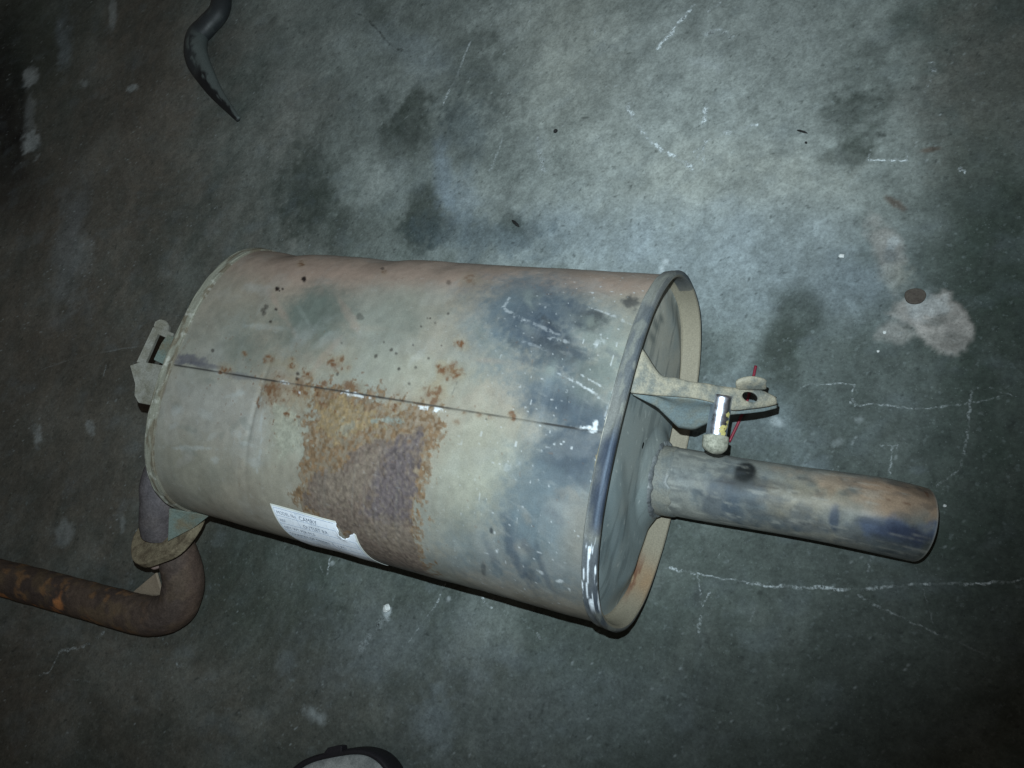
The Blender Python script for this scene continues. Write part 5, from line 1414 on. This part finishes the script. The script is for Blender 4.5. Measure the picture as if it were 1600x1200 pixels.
M_RULE = painted("printed_rule_ink", base=(146, 160, 178), rough=0.6, bump=0, gain=(0.95, 1.05))
rule(0.035, 0.035, 0.765, 0.035, 0.0005)
for bb in (0.145, 0.265, 0.385, 0.505, 0.625, 0.745):
    rule(0.035, bb, 0.775 if bb < 0.2 else 0.965, bb, 0.0005)
rule(0.035, 0.035, 0.035, 0.95, 0.0004); rule(0.30, 0.035, 0.30, 0.27, 0.0004); rule(0.62, 0.40, 0.62, 0.80, 0.0004); rule(0.965, 0.27, 0.965, 0.95, 0.0004)
text_on_label("MODEL No", 0.055, 0.118, 0.0052)
text_on_label("CAMRY", 0.335, 0.128, 0.0070)
text_on_label("REF", 0.055, 0.235, 0.0050)
text_on_label("OUTLET RR", 0.345, 0.245, 0.0062)
text_on_label("NET WT PER PCS", 0.055, 0.355, 0.0054)
text_on_label("COUNTRY OF ORIGIN  1", 0.055, 0.475, 0.0054)
text_on_label("1 PC", 0.665, 0.475, 0.0056)

# ------------------------------------------------------------------ other things on the floor
# red straw under the bracket
V, F, _, _ = tube(spline(STRAW_PATH, 40), 0.0014, 14, caps=True)
V[:, 2] -= 0.0012
tag(mesh_obj("plastic_straw", V, F, M_RED), label="thin red plastic straw lying on the floor under the hanger bracket", category="straw")

# dark curved hose piece at the upper left
HP = spline(HOOK_PATH, 120); q = np.linspace(0, 1, 120)
HP[:, 2] = 0.003 + np.interp(q, [0, .6, 1], [0.014, 0.014, 0.003])
r1 = np.interp(q, [0, 0.25, 0.5, 0.65, 0.85, 1], [0.016, 0.017, 0.020, 0.020, 0.012, 0.004])
r2 = np.interp(q, [0, 0.6, 0.8, 1], [0.015, 0.016, 0.009, 0.0025])
V, F, arc, ang = tube(HP, r2, 48, rad2=r1, caps=True)
V[:, 2] = np.maximum(V[:, 2], 0.0006)
qq = np.repeat(q, 48)
C = np.tile(lin((40, 44, 46)), (len(V), 1))
dusty_lit = sstep(0.42, 0.6, qq) * sstep(0.25, 0.65, np.sin(ang) * -0.9 + 0.30 + 1.3 * (fbm(arc, ang * 0.02, 70, 4, 421) - 0.5))  # pale dust that also paints in the hose's lit side
C = mixc(C, dusty_lit * 0.85, lin((88, 96, 94)))
C = mixc(C, sstep(0.55, 0.7, fbm(arc, ang * 0.02, 40, 3, 423)) * 0.3, lin((70, 76, 74)))
C = mixc(C, sstep(0.7, 0.75, qq) * (1 - dusty_lit) * 0.8, lin((16, 18, 20)))
tag(mesh_obj("rubber_hose", V, F if isinstance(F, list) else F, M_HOOK, col=C), label="dark bent rubber hose tapering to a point at the top left", category="hose")

# grey cover with a black edge at the bottom border
c0, cl, cr = [np.array(p) for p in COVER_PTS]
cover = empty("grey_cover", (float(c0[0]), float(c0[1]), 0.0), label="grey rounded metal cover with black rubber edge, cut off by the bottom border", category="cover")
ex = (cr - cl); hwid = np.linalg.norm(ex) / 2; ex /= np.linalg.norm(ex); ey = np.cross((0, 0, 1), ex)
t = np.linspace(0, 2 * np.pi, 120, endpoint=False)


def outline(k):
    c, s_ = np.cos(t), np.sin(t)
    xx = np.sign(c) * np.abs(c) ** (2 / 3.0) * (hwid * 1.03 - k); yy = np.sign(s_) * np.abs(s_) ** (2 / 2.6) * (0.062 - k)
    yy += 0.003 * np.sin(xx * 40) * (yy > 0)
    return xx[:, None] * ex + yy[:, None] * ey


mid = (cl + cr) / 2 - ey * 0.029 - ex * 0.010; mid[2] = 0
base = mid - np.array(cover.location)
prof = [(0.001, 0.0005), (0.0, 0.006), (0.0, 0.022), (0.001, 0.0255), (0.0035, 0.027), (0.0055, 0.0255), (0.006, 0.022)]
V = np.concatenate([outline(k) + base + np.array([0, 0, h]) for k, h in prof])
mesh_obj("rubber_edge", V, grid_faces(len(prof), 120, True), M_BLACKRUB, cover)
rr = [0.006, 0.008, 0.012, 0.03, 0.055]
V = np.concatenate([outline(k) + base + np.array([0, 0, h]) for k, h in zip(rr, (0.0235, 0.0255, 0.0270, 0.0285, 0.0290))])
Fc = grid_faces(len(rr), 120, True).tolist() + [list(range(4 * 120, 5 * 120))]
mesh_obj("cover_top", V, Fc, M_COVER, cover)
tb = base + ey * 0.062 - ex * 0.004
slab("edge_tab", [tb + ex * a_ + ey * b_ + np.array([0, 0, 0.0262]) for a_, b_ in ((-0.014, -0.004), (-0.008, 0.0025), (0.004, 0.0045), (0.009, 0.004), (0.009, -0.004))], (0, 0, 1), 0.010, M_BLACKRUB, cover)
hp_ = base + ey * 0.014 + ex * 0.012
V = np.array([hp_ + ex * (0.012 * math.cos(a_)) + ey * (0.012 * math.sin(a_)) + np.array([0, 0, 0.0297]) for a_ in np.linspace(0, 2 * np.pi, 24, endpoint=False)])
slab("black_plug", V, (0, 0, 1), 0.004, M_BLACKRUB, cover)  # flat black disc drawn in for the dark hole in the cover

# rusty disc beside the cement splat
d0, d1 = [np.array(p) for p in RUST_DISC]
R_ = np.linalg.norm(d1 - d0)
pts = [d0 + R_ * np.array([math.cos(a_) * (1 + 0.05 * math.sin(3 * a_)), math.sin(a_) * (0.92 + 0.05 * math.sin(2 * a_ + 1)), 0]) for a_ in np.linspace(0, 2 * np.pi, 32, endpoint=False)]
tag(slab("rusty_disc", pts, (0, 0, 1), 0.0028, M_RUSTDISC, None, bevel=0.0008), label="small flat rust brown disc beside the pale cement patch on the right", category="disc")


def chip(name, a_, b_, w_, mat, label, cat):
    a_ = np.array(a_); b_ = np.array(b_); n_ = 7
    P = np.linspace(a_, b_, n_); P[:, 2] = 0.0012 + 0.0006 * np.sin(np.linspace(0, 3, n_))
    V, F, _, _ = tube(P, w_ * np.array([.35, .8, 1, .9, 1, .7, .3]), 7, caps=True)
    return tag(mesh_obj(name, V, F, mat, smooth=False), label=label, category=cat)


chip("wood_splinter", SPLINTERS[0], SPLINTERS[1], 0.0020, M_CHIP, "black splinter on the floor above the middle of the muffler", "splinter")
chip("black_crumb", SPLINTERS[2], SPLINTERS[3], 0.0024, M_CHIP, "small black crumb on the pale floor above the muffler's right half", "crumb")
chip("dark_twig", SPLINTERS[4], SPLINTERS[5], 0.0011, M_CHIP, "thin dark twig on the floor left of the round oil stain", "twig")
chip("black_flake", SPLINTERS[6], SPLINTERS[7], 0.0012, M_CHIP, "tiny black flake just below the thin dark twig", "flake")


def crumb(p, r, label):
    p = np.array(p)
    a_ = np.linspace(0, 2 * np.pi, 9, endpoint=False)
    V = [p + (0, 0, r * 0.7)]
    for k, (rr_, h) in enumerate(((0.6, 0.5), (1.0, 0.1), (0.7, -0.8))):
        for t_ in a_:
            j = 0.75 + 0.5 * rng.random()
            V.append(p + np.array([math.cos(t_) * r * rr_ * j, math.sin(t_) * r * rr_ * j, r * h]))
    F = [[0, 1 + i, 1 + (i + 1) % 9] for i in range(9)]
    for k in range(2):
        F += [[1 + k * 9 + i, 10 + k * 9 + i, 10 + k * 9 + (i + 1) % 9, 1 + k * 9 + (i + 1) % 9] for i in range(9)]
    o = mesh_obj("pale_crumb", V, F, M_CRUMB, smooth=False)
    if label:
        tag(o, label=label, category="crumb", group="pale crumbs on the floor")
    return o


crumb(CRUMBS[0], 0.0024, "pale crumb on the floor right above the tail end rim")
crumb(CRUMBS[1], 0.0016, "pale crumb left of the cement patch, the nearer to it")
crumb(CRUMBS[2], 0.0012, "pale crumb below left of the cement patch")
crumb(CRUMBS[4], 0.0042, "larger pale crumb on the dark floor below the paper label")
crumb(CRUMBS[5], 0.0013, "tiny pale crumb right of the tail pipe's open end")
